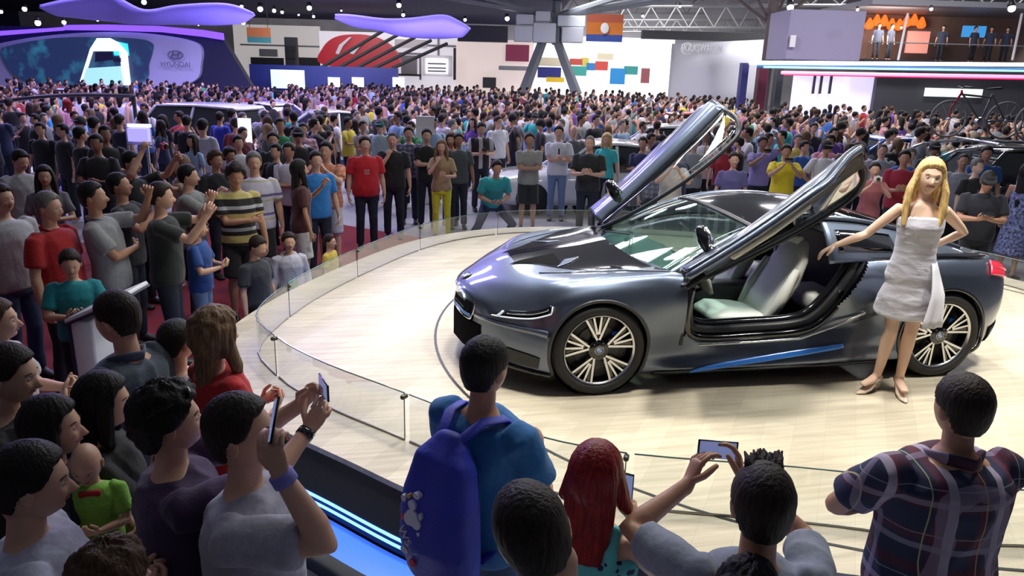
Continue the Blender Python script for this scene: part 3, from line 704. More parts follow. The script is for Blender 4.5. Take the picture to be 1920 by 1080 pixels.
for side in (-1, 1):
    R = [V((p.x, p.y*side, p.z)) for p in RAIL]
    MB().tube(R[:24], [(.022, .018)]*24, 10, (0, 1, 0)).obj('windscreen_pillar', PAINT, CAR, 'all')
    MB().tube(R[22:], [(.034, .02)]*(NR-22), 10, (0, 1, 0)).obj('roof_rail', PAINT, CAR, 'all')
    # rear quarter behind the doors
    rows = []
    for i in range(38, NR):
        r = R[i]; b = surf(r.x, 6.0, side, .0); rows.append([b.lerp(r, t/8)+V((0, side*.035*math.sin(t/8*PI), 0)) for t in range(9)])
    if side > 0: rows = [r[::-1] for r in rows]
    q = MB().sheet(rows, .02).obj('rear_quarter_panel', PAINT, CAR, 'all')
    rows = [[rows[i][j]+V((0, side*.006, .002)) for j in range(2, 7)] for i in range(2, 15)]
    MB().sheet(rows, .004).obj('quarter_glass', DKG, q, 'all')
    # wiper
    wp = MB().tube([(.40, side*.30, .955), (.50, side*.02-.05, 1.0)], .006, 6); wp.obj('wiper', SATIN, CAR, 'all')
    # door jamb: sill steps and the sloping rear jamb
    J = [V((x, side*y, z)) for x, y, z in ((.70, .87, .78), (.675, .88, .60), (.70, .885, .44), (.84, .885, .385), (1.2, .88, .385), (1.55, .89, .40), (1.74, .90, .46), (1.90, .895, .62), (2.03, .87, .80), (2.12, .82, .94), (2.15, .75, 1.05), (2.16, .67, 1.13))]
    MB().tube(crv(J, 5), [(.018, .028)]*56, 10, (0, 1, 0)).obj('door_seal', GLOSS, CAR, 'all')
    J2 = [V((p.x*.985+.03, p.y*.93, p.z+.035)) for p in J]
    MB().tube(crv(J2[1:], 5), [(.030, .045)]*51, 10, (0, 1, 0)).obj('door_jamb', DARKG, CAR, 'all')
    J3 = [V((p.x*.97+.05, p.y*.86, p.z+.06)) for p in J]
    MB().tube(crv(J3[2:], 5), [(.04, .05)]*46, 10, (0, 1, 0)).obj('inner_sill', GLOSS, CAR, 'all')
    MB().tube([(.78, side*.915, .345), (1.2, side*.905, .345), (1.6, side*.915, .36), (1.85, side*.935, .45), (2.1, side*.945, .56)], [(.010, .010)]*5, 8, (0, 1, 0)).obj('sill_edge', CHROME, CAR, 'all')
    MB().box((.64, side*.78, .60), (.03, .24, .52), bev=.01).obj('hinge_pillar', SATIN, CAR)
    MB().tube([(1.93, side*.84, .70), (1.93, side*.87, .70)], .022, 10, (1, 0, 0), cap=0).obj('door_striker', CHROME, CAR)
# ---- cabin
m = MB(); m.box((1.45, 0, .20), (1.75, 1.5, .08)); m.box((.60, 0, .52), (.06, 1.5, .66)); m.box((2.25, 0, .60), (.06, 1.56, .78)); m.obj('cabin_floor', SATIN, CAR)
MB().box((1.4, 0, .40), (1.6, .22, .34), bev=.05).obj('centre_console', SATIN, CAR)
MB().sheet([[V((x, y, z-.05*abs(y))) for y in (-.70, -.5, -.25, 0, .25, .5, .70)] for x, z in ((.42, .86), (.62, .885), (.80, .87), (.90, .80), (.93, .70))][::-1], .03).obj('dashboard', mat('dashboard_leather', (.26, .30, .30), .4, bump=.1, bs=60), CAR, 'all')
MB().box((.86, -.02, .82), (.03, .42, .10), bev=.01).obj('centre_display', GLOSS, CAR)
sw = MB(); sc_, sr = V((1.02, -.36, .76)), .175; Rw = Euler((0, math.radians(-62), 0)).to_matrix()
sw.tube([sc_+Rw @ V((sr*math.cos(i*PI/14), sr*math.sin(i*PI/14), 0)) for i in range(29)], .016, 10, (0, 0, 1), cap=0); sw.box(sc_, (.10, .12, .03), Rw, bev=.012)
for a in (0, PI, PI*1.5): sw.tube([sc_, sc_+Rw @ V((sr*math.cos(a), sr*math.sin(a), 0))], (.016), 8)
sw.obj('steering_wheel', SATIN, CAR, 'all')
for side in (-1, 1):
    y = side*.37; st_ = MB()
    st_.tube([(1.06, y, .40), (1.15, y, .42), (1.35, y, .40), (1.56, y, .37)], [(.20, .05), (.24, .065), (.24, .07), (.22, .06)], 20, (0, 1, 0), sq=3.)
    seat = st_.obj('seat', LEATHER, CAR, 'all')
    bk = MB().tube([(1.52, y, .38), (1.60, y, .52), (1.70, y, .70), (1.78, y, .88), (1.82, y, 1.0)], [(.20, .06), (.235, .07), (.25, .065), (.21, .055), (.13, .045)], 20, (0, 1, 0), sq=3.); bk.obj('backrest', LEATHER, seat, 'all')
    for k in (-1, 1): MB().tube([(1.50, y+k*.215, .42), (1.60, y+k*.235, .60), (1.70, y+k*.225, .80)], [.035, .05, .03], 12, (0, 1, 0)).obj('side_bolster', LEATHER, seat, 'all')
    MB().tube([(1.80, y-.07, 1.0), (1.80, y+.07, 1.0)], [(.035, .06), (.035, .06)], 12, (1, 0, 0)).obj('head_restraint', LEATHER, seat, 'all')
    MB().tube([(1.74, y-side*.20, .93), (1.70, y-.10*side, .70), (1.56, y+side*.16, .46)], [(.024, .003)]*3, 8, (0, 1, 0)).obj('seat_belt', SATIN, CAR, 'all')
    MB().box((2.02, y, .52), (.30, .44, .16), bev=.05).obj('rear_seat', LEATHER, CAR)
MB().tube([(.95, 0, 1.14), (.98, 0, 1.09)], [.01, .01], 8).obj('mirror_stalk', SATIN, CAR)
MB().box((1.0, 0, 1.08), (.03, .22, .055), bev=.015).obj('interior_mirror', GLOSS, CAR)
# ---- wheels
def wheel(loc, side, turn=0.):
    w = bpy.data.objects.new('wheel', None); col.objects.link(w); w.parent = CAR; w.location = loc; w.rotation_euler = (0, 0, turn if side < 0 else turn+PI); return w
def wheel_parts():     # outer face towards -Y
    prof = [(.265, -.085), (.275, -.108), (.30, -.118), (.325, -.112), (.341, -.092), (.345, -.05), (.345, .05), (.341, .09), (.32, .11), (.27, .10), (.262, .06)]
    N = 64; ty = MB(); ty.grid([[V((r*math.cos(2*PI*i/N), y, r*math.sin(2*PI*i/N))) for i in range(N)] for r, y in prof[::-1]], closed=True)
    gr = MB()
    for y in (-.05, 0, .05): gr.tube([V((.3455*math.cos(2*PI*i/48), y, .3455*math.sin(2*PI*i/48))) for i in range(49)], .004, 5, (0, 1, 0), cap=0)
    prof = [(.262, -.075), (.270, -.098), (.266, -.104), (.256, -.100), (.250, -.085), (.240, -.04), (.235, .08)]
    rim = MB(); rim.grid([[V((r*math.cos(2*PI*i/N), y, r*math.sin(2*PI*i/N))) for i in range(N)] for r, y in prof[::-1]], closed=True, mf=lambda i, j: 0 if i > 1 else 1)
    bk = MB().tube([(0, -.02, 0), (0, 0, 0)], [.236, .236], 40, (1, 0, 0), cap=0)
    sp = MB(); sb = MB()
    def bar(a0, r0, a1, r1, w0, w1, dep0, dep1, m, mb=sp, tw=0.):
        P0 = V((r0*math.cos(a0), -dep0, r0*math.sin(a0))); P1 = V((r1*math.cos(a1), -dep1, r1*math.sin(a1))); d = (P1-P0); t = V((-d.z, 0, d.x)).normalized()
        th = V((0, .016, 0)); q = [P0-t*w0, P0+t*w0, P1+t*w1, P1-t*w1]
        mb.add(q+[p+th for p in q], [(3, 2, 1, 0), (4, 5, 6, 7), (0, 1, 5, 4), (1, 2, 6, 5), (2, 3, 7, 6), (3, 0, 4, 7)], [m, 1, 1, 1, 1, 1])
    for k in range(5):
        a = 2*PI*k/5+PI/2+.1
        for s in (-1, 1):
            bar(a+s*.10, .075, a+s*.34, .255, .0085, .008, .082, .094, 0)       # outer arm of the twin spoke
            bar(a+s*.055, .12, a+s*.115, .255, .0085, .0075, .084, .094, 0)       # inner arm
        for s in (-1, 1):
            bar(a+s*.17, .10, a+s*.25, .245, .020, .012, .074, .084, 1)
    hub = MB().tube([(0, -.05, 0), (0, -.080, 0), (0, -.088, 0)], [.085, .078, .055], 24, (1, 0, 0), cap=0)
    for k in range(5):
        a = 2*PI*k/5+PI/2+.1+PI/5; hub.tube([(.058*math.cos(a), -.08, .058*math.sin(a)), (.058*math.cos(a), -.090, .058*math.sin(a))], [.008, .007], 8, (1, 0, 0), cap=0)
    br = MB().tube([(0, -.03, 0), (0, -.022, 0)], [.17, .17], 40, (1, 0, 0), cap=0)
    cal = MB().box((.14, -.035, .06), (.07, .05, .13), bev=.015)
    return dict(tyre=(ty, RUBBER), tyre_groove=(gr, SATIN), rim=(rim, [SILV, GLOSS]), rim_back=(bk, SATIN), spokes=(sp, [SILV, GLOSS]), hub=(hub, GLOSS), brake_disc=(br, DARKG), brake_caliper=(cal, BLUE))
WP = {k: m.mesh(k, mt, smooth=True) for k, (m, mt) in wheel_parts().items()}
for lx, y, side in ((0, -.835, -1), (2.8, -.855, -1), (0, .835, 1), (2.8, .855, 1)):
    w = wheel((lx, y, .345), side, .0)
    for k, me in WP.items():
        o = bpy.data.objects.new(k, me); col.objects.link(o); o.parent = w
        if k == 'spokes': o['label'] = 'bright machined twin spokes over black'
    roundel(V((0, -.0895, 0)), (0, -1, 0), .033, w)
# ---- doors, built closed then swung about the front hinge
def door(side, Rm, piv, sh):
    d = bpy.data.objects.new('door', None); col.objects.link(d); d.parent = CAR
    mir = Matrix.Diagonal((1, side, 1, 1)); piv = V(piv)
    M = mir @ Matrix.Translation(piv+V(sh)) @ Rm.to_4x4() @ Matrix.Translation(-piv)
    def fin(mb, nm, m, sm='all', par=None):
        mb.xf(M)
        if side < 0: mb.f = [f[::-1] for f in mb.f]
        return mb.obj(nm, m, par or d, sm)
    # skin follows the body side, u 2.6 .. 6.0
    xs = [.66+.0365*i for i in range(41)]; rows = []
    for x in xs:
        t = (x-.66)/1.46
        u0 = 2.55+.15*t if x < 1.6 else 2.72+1.9*((x-1.6)/.52)**1.35
        row = []
        for k in range(17):
            u = u0+(6.0-u0)*k/16; p = surf(x, u, 1); p.y += .016*math.exp(-((u-3.2)/.35)**2); row.append(p)
        rows.append(row)
    fin(MB().sheet([r[::-1] for r in rows][::-1], .012), 'door_skin', PAINTD)
    # inner trim and carbon edge
    inn = [[p+V((0, -.075*math.sin(min(1, k/3)*PI/2)*math.sin(min(1, (16-k)/2)*PI/2+.2), 0)) for k, p in enumerate(r)] for r in rows]
    fin(MB().sheet([r[::-1] for r in inn][::-1], .01), 'door_inner_panel', DARKG)
    arm = MB().tube([(1.0, .80, .66), (1.3, .79, .67), (1.6, .80, .70)], [(.03, .035)]*3, 10, (0, 1, 0)); fin(arm, 'armrest', LEATHER)
    fin(MB().tube([rows[i][8]+V((0, -.086, -.01+.0*i)) for i in range(4, 36, 3)], [(.012, .02)]*11, 8, (0, 1, 0)), 'inner_trim_strip', BLUE)
    ep = crv([rows[i][0]+V((0, -.03, 0)) for i in (0, 6, 12, 18, 25, 29, 33, 36, 38, 40)]+[rows[-1][k]+V((0, -.03, 0)) for k in (6, 11, 16)], 4); fin(MB().tube(ep, [(.026, .022)]*len(ep), 8, (0, 1, 0)), 'door_edge', PAINTD)
    fin(MB().tube([r[16]+V((0, -.01, .004)) for r in rows], [(.010, .016)]*41, 8, (0, 1, 0)), 'waist_rail', FRM)
    # window frame and pane
    fr = [V((.62, .815, .895)), V((.86, .76, 1.02)), V((1.15, .715, 1.14)), V((1.5, .67, 1.215)), V((1.85, .645, 1.225)), V((2.05, .66, 1.185)), V((2.13, .74, 1.06)), V((2.12, .83, .95))]
    fc = crv(fr, 6); fin(MB().tube(fc, [(.020, .018)]*len(fc), 8, (0, 1, 0)), 'window_frame', FRM)
    top = fc[:len(fc)]; g = []
    for i in range(0, 41):
        x = xs[i]; z = None
        for a, b in zip(fc, fc[1:]):
            if a.x <= x <= b.x and a.x < b.x: t = (x-a.x)/(b.x-a.x); z = a.lerp(b, t); break
        if z is None: continue
        g.append([rows[i][16].lerp(z, k/4)+V((0, .012*math.sin(k/4*PI), 0)) for k in range(5)])
    fin(MB().sheet([r[::-1] for r in g][::-1], .004), 'window_pane', DOORG if side < 0 else CLG)
    # mirror
    mm = MB().tube([(.93, .87, .90), (.95, .95, .95)], [(.03, .012), (.02, .010)], 10, (1, 0, 0)); fin(mm, 'mirror_arm', GLOSS)
    mm = MB().tube([(.93, .92, 1.0), (.95, 1.0, 1.005), (.97, 1.09, 1.0)], [(.035, .045), (.055, .062), (.035, .045)], 14, (1, 0, 0), sq=2.6); mo = fin(mm, 'wing_mirror', GLOSS)
    mm = MB().tube([(.985, .94, 1.0), (.995, 1.07, 1.0)], [(.022, .045), (.02, .045)], 12, (1, 0, 0), cap=.2, sq=3); fin(mm, 'mirror_glass', CHROME, 'all', mo)
    fin(MB().box((.70, .80, .70), (.16, .04, .08), bev=.01), 'hinge_arm', SATIN)
    return d
def rotv(a, b, c):
    v = V((a, b, c)); return Matrix.Rotation(v.length, 3, v.normalized())
door(1, rotv(1.412, -.757, .489), (.65, .80, .75), (-.11, .065, .15))
door(-1, rotv(1.90, -.30, .72), (.65, .80, .75), (-.08, .28, .11))
# ------------------------------------------------------------------ setting
def plank_mat():
    m = bpy.data.materials.new('pale_wood_boards'); m.use_nodes = True; nt = m.node_tree; b = nt.nodes['Principled BSDF']; L = nt.links
    tc = nt.nodes.new('ShaderNodeTexCoord'); mp = nt.nodes.new('ShaderNodeMapping'); mp.inputs['Rotation'].default_value = (0, 0, math.radians(-55)); L.new(tc.outputs['Object'], mp.inputs[0])
    br = nt.nodes.new('ShaderNodeTexBrick'); br.inputs['Scale'].default_value = 1.; br.inputs['Brick Width'].default_value = 1.25; br.inputs['Row Height'].default_value = .19; br.inputs['Mortar Size'].default_value = .0012
    br.inputs['Color1'].default_value = (.60, .545, .43, 1); br.inputs['Color2'].default_value = (.50, .45, .35, 1); br.inputs['Mortar'].default_value = (.45, .40, .31, 1); L.new(mp.outputs[0], br.inputs[0])
    m2 = nt.nodes.new('ShaderNodeMapping'); m2.inputs['Rotation'].default_value = (0, 0, math.radians(-55)); m2.inputs['Scale'].default_value = (.6, 9, 1); L.new(tc.outputs['Object'], m2.inputs[0])
    n = nt.nodes.new('ShaderNodeTexNoise'); n.inputs['Scale'].default_value = 3.; n.inputs['Detail'].default_value = 6; L.new(m2.outputs[0], n.inputs[0])
    r = nt.nodes.new('ShaderNodeValToRGB'); r.color_ramp.elements[0].position = .3; r.color_ramp.elements[1].position = .75; r.color_ramp.elements[0].color = (.80, .78, .74, 1); r.color_ramp.elements[1].color = (1.12, 1.12, 1.1, 1); L.new(n.outputs[0], r.inputs[0])
    mx = nt.nodes.new('ShaderNodeMix'); mx.data_type = 'RGBA'; mx.blend_type = 'MULTIPLY'; mx.inputs[0].default_value = 1; L.new(br.outputs[0], mx.inputs[6]); L.new(r.outputs[0], mx.inputs[7]); L.new(mx.outputs[2], b.inputs['Base Color'])
    b.inputs['Roughness'].default_value = .42; b.inputs['Specular IOR Level'].default_value = .35
    return m
WOOD = plank_mat()
def smooth_closed(P, n=6):
    P = [V((p[0], p[1], 0)) for p in P]; N = len(P); o = []
    for i in range(N):
        a, b, c, d = P[(i-1) % N], P[i], P[(i+1) % N], P[(i+2) % N]
        for k in range(n):
            t = k/n; o.append(.5*((2*b)+(c-a)*t+(2*a-5*b+4*c-d)*t*t+(3*b-a-3*c+d)*t**3))
    return o
RIM = smooth_closed([(-2.92, .35), (-2.61, 1.57), (-1.91, 2.95), (-1.05, 4.2), (-.1, 4.88), (.87, 5.08), (2.1, 4.95), (3.4, 4.45), (4.8, 3.55), (5.8, 2.3), (6.2, .9), (6.2, -.6), (5.5, -2.0), (4.2, -3.0), (2.8, -3.45), (1.5, -3.42), (.49, -3.05), (-.55, -2.70), (-1.25, -2.20), (-1.80, -1.62), (-2.28, -1.08), (-2.68, -.45)])
def offset(P, d):
    N = len(P); o = []
    for i in range(N):
        t = (P[(i+1) % N]-P[i-1]).normalized(); o.append(P[i]+V((-t.y, t.x, 0))*d)
    return o
sgn = 1 if sum(RIM[i].x*RIM[(i+1) % len(RIM)].y-RIM[(i+1) % len(RIM)].x*RIM[i].y for i in range(len(RIM))) > 0 else -1
inset = lambda d: offset(RIM, d*sgn)
SKIRT = mat('charcoal_plinth_panel', (.035, .04, .048), .4); NAVY = mat('navy_gloss_plinth', (.008, .02, .06), .2, coat=.5)
LEDB = mat('blue_led_strip', (.15, .3, 1.), .3, emit=3.2, ec=(.12, .28, 1.)); LEDT = mat('blue_lit_ledge', (.05, .14, .55), .3, emit=.55, ec=(.06, .22, 1.))
A_, B_, C_ = inset(0), inset(-.02), inset(-.10)
m = MB(); n = len(RIM)
m.prism(A_, H-.06, H); struct('floor_show_platform', m, WOOD)
def band(P0, z0, P1, z1, name, mt, th=.0):
    b = MB(); v = [(p.x, p.y, z0) for p in P0]+[(p.x, p.y, z1) for p in P1]; N = len(P0)
    b.add(v, [(i, (i+1) % N, N+(i+1) % N, N+i) if sgn > 0 else (i, N+i, N+(i+1) % N, (i+1) % N) for i in range(N)]); return struct(name, b, mt)
band(inset(-.12), .31, inset(.01), H-.02, 'trim_platform_skirt', SKIRT)
band(inset(-.125), .285, inset(-.125), .31, 'trim_platform_led', LEDB); band(inset(-.125), .262, inset(-.125), .285, 'trim_platform_led_gap', NAVY); band(inset(-.125), .238, inset(-.125), .262, 'trim_platform_lower_led', LEDB)
band(inset(-.13), .0, inset(-.13), .238, 'trim_platform_foot', NAVY)
# the lit ledge on the near left side, where the backpack hangs over it
m = MB(); PP = inset(-.14); QQ = inset(-.36); ids = [i for i in range(n) if -2.75 < PP[i].x < .9 and PP[i].y < -.6]
ids = sorted(ids, key=lambda i: PP[i].x); poly = [PP[i] for i in ids]+[QQ[i] for i in reversed(ids)]
m.prism([(p.x, p.y) for p in poly], .0, .20); m.m = [1]*len(m.m); m.m[1] = 0; struct('trim_lit_ledge', m, [LEDT, NAVY])
# turntable seam
cx, cy, cr = 2.35, .10, 3.42
seam = MB().tube([(cx+cr*math.cos(i*PI/90), cy+cr*math.sin(i*PI/90), H+.0005) for i in range(181)], [(.012, .002)]*181, 6, (0, 0, 1), cap=0); seam.v = [V((p.x, p.y, H+.002 if p.z > H+.0005 else H-.001)) for p in seam.v]
tt = MB()
N_ = 120
for i in range(N_):
    a0, a1 = 2*PI*i/N_, 2*PI*(i+1)/N_
    q = [V((cx+r*math.cos(a), cy+r*math.sin(a), H+.003)) for r, a in ((cr-.011, a0), (cr+.011, a0), (cr+.011, a1), (cr-.011, a1))]; tt.add(q+[p-V((0, 0, .01)) for p in q], [(0, 1, 2, 3)])
struct('trim_turntable_seam', tt, SATIN)
# low glass barrier, one pane at a time
GL = inset(.40); acc = 0; S_ = []; N = len(GL)
start = min(range(N), key=lambda i: (GL[i]-V((5.9, -.6, 0))).length); path = [GL[(start+i) % N] for i in range(N+1)]
L_ = [0]
for a, b in zip(path, path[1:]): L_.append(L_[-1]+(b-a).length)
def along(s):
    for i in range(len(path)-1):
        if L_[i+1] >= s: t = (s-L_[i])/(L_[i+1]-L_[i]); return path[i].lerp(path[i+1], t)
    return path[-1]
K = 17; GE = mat('glass_edge', (.10, .16, .14), .2); STEEL = mat('brushed_steel', (.35, .34, .32), .3, metal=1.)
for k in range(K):
    s0, s1 = L_[-1]*k/K+.022, L_[-1]*(k+1)/K-.022
    g = thing('glass_barrier_panel', 'low clear glass pane of the barrier along the platform edge', 'glass barrier', along((s0+s1)/2)+V((0, 0, H)), 0, 'low glass panes round the platform')
    o = g.location; P = [along(s0+(s1-s0)*i/8)-V((o.x, o.y, 0)) for i in range(9)]
    m = MB(); rows = [[V((p.x, p.y, z)) for p in P] for z in (.004, .16, .325)]; m.sheet(rows, .012); m.obj('pane', CLG, g, False)
    MB().tube([V((p.x, p.y, .327)) for p in P], .0045, 6).obj('top_edge', GE, g); MB().tube([V((p.x, p.y, .006)) for p in P], [(.006, .008)]*9, 6).obj('base_channel', STEEL, g)
    MB().tube([P[0]+V((0, 0, .0)), P[0]+V((0, 0, .325))], .0035, 6).obj('end_edge', GE, g)
    d = (P[1]-P[0]).normalized(); nn = V((-d.y, d.x, 0))
    MB().tube([P[0]+V((0, 0, .30))-nn*.018, P[0]+V((0, 0, .30))+nn*.018], .016, 12, (0, 0, 1)).obj('clamp', mat('clamp', (.08, .08, .07), .35, metal=.6) if k == 0 else bpy.data.materials['clamp'], g)
# hall floor, carpet
FLOOR = mat('polished_hall_floor', (.42, .42, .45), .25, bump=.0, var=.06, bs=.6); CARP = mat('dark_red_carpet', (.23, .012, .022), .95, bump=.5, bs=120, var=.2)
WFL = mat('white_floor_mat', (.75, .77, .78), .35)
R0, F0 = V((_r0.x, _r0.y, 0)), V((_f.x, _f.y, 0)).normalized()
CXY = V((CAM.x, CAM.y, 0))
def hp(a, b, z=0.): return CXY+R0*a+F0*b+V((0, 0, z))
RV = Matrix(((R0.x, F0.x, 0), (R0.y, F0.y, 0), (0, 0, 1)))
def hbox(mb, a0, a1, b0, b1, z0, z1, m=0, bev=0): return mb.box(hp((a0+a1)/2, (b0+b1)/2, (z0+z1)/2), (abs(a1-a0), abs(b1-b0), abs(z1-z0)), RV, m, bev)
struct('floor', hbox(MB(), -48, 52, -10, 78, -.2, 0), FLOOR)
cp = [(-9.5, -4.5), (-1.9, -4.8), (-2.7, -3.0), (-3.5, -1.2), (-3.5, .8), (-3.0, 2.1), (-2.3, 3.4), (-1.5, 4.5), (-.4, 5.3), (-.2, 6.4), (-2.2, 8.2), (-5, 7.4), (-9.5, 5)]
struct('floor_red_carpet', MB().prism(cp, 0, .008), CARP)
m = MB().prism([(-3.6, -.9), (-2.9, -.7), (-2.4, -1.1), (-1.6, -2.0), (-.4, -3.0), (1.2, -3.7), (3.2, -3.8), (3.2, -6.5), (-3.2, -6.5)][::-1], 0, .009); struct('floor_white_mat', m, WFL)
DK = mat('dark_navy_ceiling', (.02, .02, .075), .8); WALLW = mat('pale_hall_wall', (.62, .60, .62), .8, var=.1, bs=.5); GREYC = mat('grey_hall_roof', (.22, .23, .24), .7, var=.35, bs=.35)
struct('wall_back', hbox(MB(), -48, 52, 76, 77, 0, 12), WALLW); struct('wall_left', hbox(MB(), -49, -48, -10, 78, 0, 12), DK); struct('wall_right', hbox(MB(), 52, 53, -10, 78, 0, 12), WALLW)
struct('wall_front', hbox(MB(), -48, 52, -11, -10, 0, 12), DK)
struct('ceiling_dark_soffit', hbox(MB(), -48, 3, 38, 78, 6.9, 7.2), DK); struct('ceiling', hbox(MB(), -48, 52, 36, 78, 11.6, 12), GREYC)
# helpers for far things: pixel box at a depth -> hall coordinates
def ab(px, py, D):
    p = dep(px, py, D)-CXY; return p.dot(R0), p.dot(F0), p.z
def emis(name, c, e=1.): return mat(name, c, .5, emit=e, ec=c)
def board(name, label, cat, x0, y0, x1, y1, D, m, th=.3, group=None, ground=False):
    a0, b, z1 = ab(x0, (y0+y1)/2, D)[0], ab((x0+x1)/2, (y0+y1)/2, D)[1], ab((x0+x1)/2, y0, D)[2]; a1 = ab(x1, (y0+y1)/2, D)[0]; z0 = 0. if ground else ab((x0+x1)/2, y1, D)[2]
    o = hbox(MB(), a0, a1, b, b+th, z0, z1).obj(name, m, None, False); return tag(o, label, cat, group), (a0, a1, b, z0, z1)
def poly_plate(pts, D, th=.25):
    """outline given as pixels standing at depth D"""
    P = [dep(x, y, D) for x, y in pts]; b = sum((p-CXY).dot(F0) for p in P)/len(P)
    P = [hp((p-CXY).dot(R0), b, p.z) for p in P]; N = len(P); m = MB()
    Q = P+[p+F0*th for p in P]
    ar = sum(pts[i][0]*pts[(i+1) % N][1]-pts[(i+1) % N][0]*pts[i][1] for i in range(N))
    m.add(Q, [tuple(range(N)), tuple(range(2*N-1, N-1, -1))]+[(i, N+i, N+(i+1) % N, (i+1) % N) for i in range(N)])
    return m
def rnd_poly(P, n=5):
    o = smooth_closed(P, n); return [(p.x, p.y) for p in o]
LILAC = mat('lilac_panel', (.56, .54, .76), .5); DNAVY = mat('dark_navy_panel', (.018, .018, .06), .5); PURP = emis('purple_light_band', (.16, .06, .85), 1.5)
LILL = mat('violet_lit_fabric', (.32, .27, .80), .6)  # the violet light on the canopies is put into the fabric colour
def screen_mat():
    m = bpy.data.materials.new('stage_screen'); m.use_nodes = True; nt = m.node_tree; b = nt.nodes['Principled BSDF']; b.inputs['Base Color'].default_value = (.01, .02, .05, 1)
    tc = nt.nodes.new('ShaderNodeTexCoord'); n = nt.nodes.new('ShaderNodeTexNoise'); n.inputs['Scale'].default_value = 1.1; n.inputs['Detail'].default_value = 8; nt.links.new(tc.outputs['Object'], n.inputs[0])
    r = nt.nodes.new('ShaderNodeValToRGB'); e = r.color_ramp.elements; e[0].position = .5; e[0].color = (.012, .022, .075, 1); e[1].position = .85; e[1].color = (.03, .22, .36, 1); nt.links.new(n.outputs[0], r.inputs[0])
    nt.links.new(r.outputs[0], b.inputs['Emission Color']); b.inputs['Emission Strength'].default_value = .9; return m
# violet stage at the left
D1 = 43.
t = thing('exhibition_stage', 'violet exhibition stage wall with rounded lilac frame and big blue screen', 'stage', hp(-14, 43))
def child(mb, nm, m, par, sm=False):
    q = par; off = V((0, 0, 0))
    while q: off += q.location; q = q.parent
    mb.v = [p-off for p in mb.v]; return mb.obj(nm, m, par, sm)
child(poly_plate([(-260, 40), (418, 62), (474, 172), (474, 190), (-260, 190)], D1+.5, .6), 'back_wall', DNAVY, t)
fr_ = child(poly_plate(rnd_poly([(-60, 95), (0, 82), (70, 70), (160, 62), (250, 61), (320, 68), (366, 78), (380, 92), (376, 118), (362, 150), (300, 165), (120, 168), (-60, 168)]), D1, .3), 'lilac_frame', LILAC, t)
sc = child(poly_plate(rnd_poly([(3, 95), (12, 88), (60, 78), (120, 71), (200, 70), (262, 73), (284, 79), (288, 90), (276, 120), (262, 152), (180, 160), (60, 155), (20, 140), (4, 110)]), D1-.2, .18), 'screen', screen_mat(), t)
child(poly_plate([(188, 72), (212, 72), (226, 80), (240, 98), (238, 160), (226, 160), (226, 96), (176, 96), (160, 130), (150, 160), (140, 160), (160, 118), (172, 92)], D1-.35, .1), 'lit_truck_image', emis('white_screen_light', (.75, .95, 1.), 1.1), sc)
child(poly_plate([(212, 76), (240, 82), (240, 104), (212, 104)], D1-.4, .1), 'teal_screen_image', emis('teal_screen_light', (.03, .45, .75), 1.2), sc)
child(poly_plate([(164, 128), (228, 124), (230, 160), (150, 160)], D1-.38, .1), 'pale_screen_image', emis('pale_screen_light', (.35, .70, .80), .7), sc)
for q_ in ([(180, 98), (212, 97), (212, 112), (176, 116)], [(212, 108), (226, 108), (226, 116), (212, 116)]): child(poly_plate(q_, D1-.45, .1), 'dark_screen_image', DNAVY, sc)
LG = mat('logo_grey', (.12, .11, .20), .4)
lp = MB(); c0 = dep(329, 103, D1-.3)
E_ = [c0+R0*(.42*math.cos(i*PI/12))+V((0, 0, .22*math.sin(i*PI/12))) for i in range(25)]; lp.tube(E_, .03, 6, F0, cap=0)
for s in (-1, 1): lp.tube([c0+R0*(s*.17-.06)+V((0, 0, -.16)), c0+R0*(s*.17+.06)+V((0, 0, .16))], .035, 6, F0, cap=0)
lp.tube([c0-R0*.2+V((0, 0, -.02)), c0+R0*.2+V((0, 0, .02))], .03, 6, F0); child(lp, 'emblem', LG, fr_, True)
TW = RV.to_4x4() @ Matrix.Rotation(PI/2, 4, 'X')
text('HYUNDAI', .38, fr_, Matrix.Translation(dep(329, 121, D1-.3)-t.location) @ TW, LG, 'lettering')
for k, (P) in enumerate(([(-60, 62), (0, 58), (90, 53), (118, 51), (118, 57), (90, 59), (0, 66), (-60, 72)], [(120, 47), (200, 46), (300, 49), (380, 56), (417, 62), (417, 75), (380, 69), (300, 60), (200, 57), (118, 56)])):
    child(poly_plate(P, D1-.6, .2), 'violet_light_band', PURP, t)
# floating leaf canopies
def leaf(label, tops, bots, D0, D2):
    T_, B2 = crv([(x, y, 0) for x, y in tops], 6), crv([(x, y, 0) for x, y in bots], 6); rows = []
    for a, b in zip(T_, B2):
        rows.append([dep(a.x, a.y, D0).lerp(dep(b.x, b.y, D2), k/6)+V((0, 0, -.25*math.sin(PI*k/6)*min(1, abs(b.y-a.y)/20))) for k in range(7)])
    m = MB().sheet(rows, .10); o = m.obj('leaf_canopy', LILL, None, 'all'); return tag(o, label, 'canopy', 'violet leaf canopies hanging over the stands')
leaf('wide violet leaf-shaped canopy hanging over the lilac framed stage', [(74, 9), (130, -3), (210, -8), (270, 17), (330, 9), (400, 5), (440, 9), (475, 23)], [(75, 10), (110, 22), (170, 32), (250, 35), (330, 38), (400, 41), (445, 36), (476, 24)], 24, 29)
leaf('shorter violet leaf-shaped canopy hanging beside the grey V pillar', [(628, 26), (660, 27), (720, 34), (770, 33), (830, 27), (860, 38), (878, 49)], [(630, 30), (668, 42), (715, 50), (760, 63), (820, 68), (862, 62), (880, 50)], 26, 31)
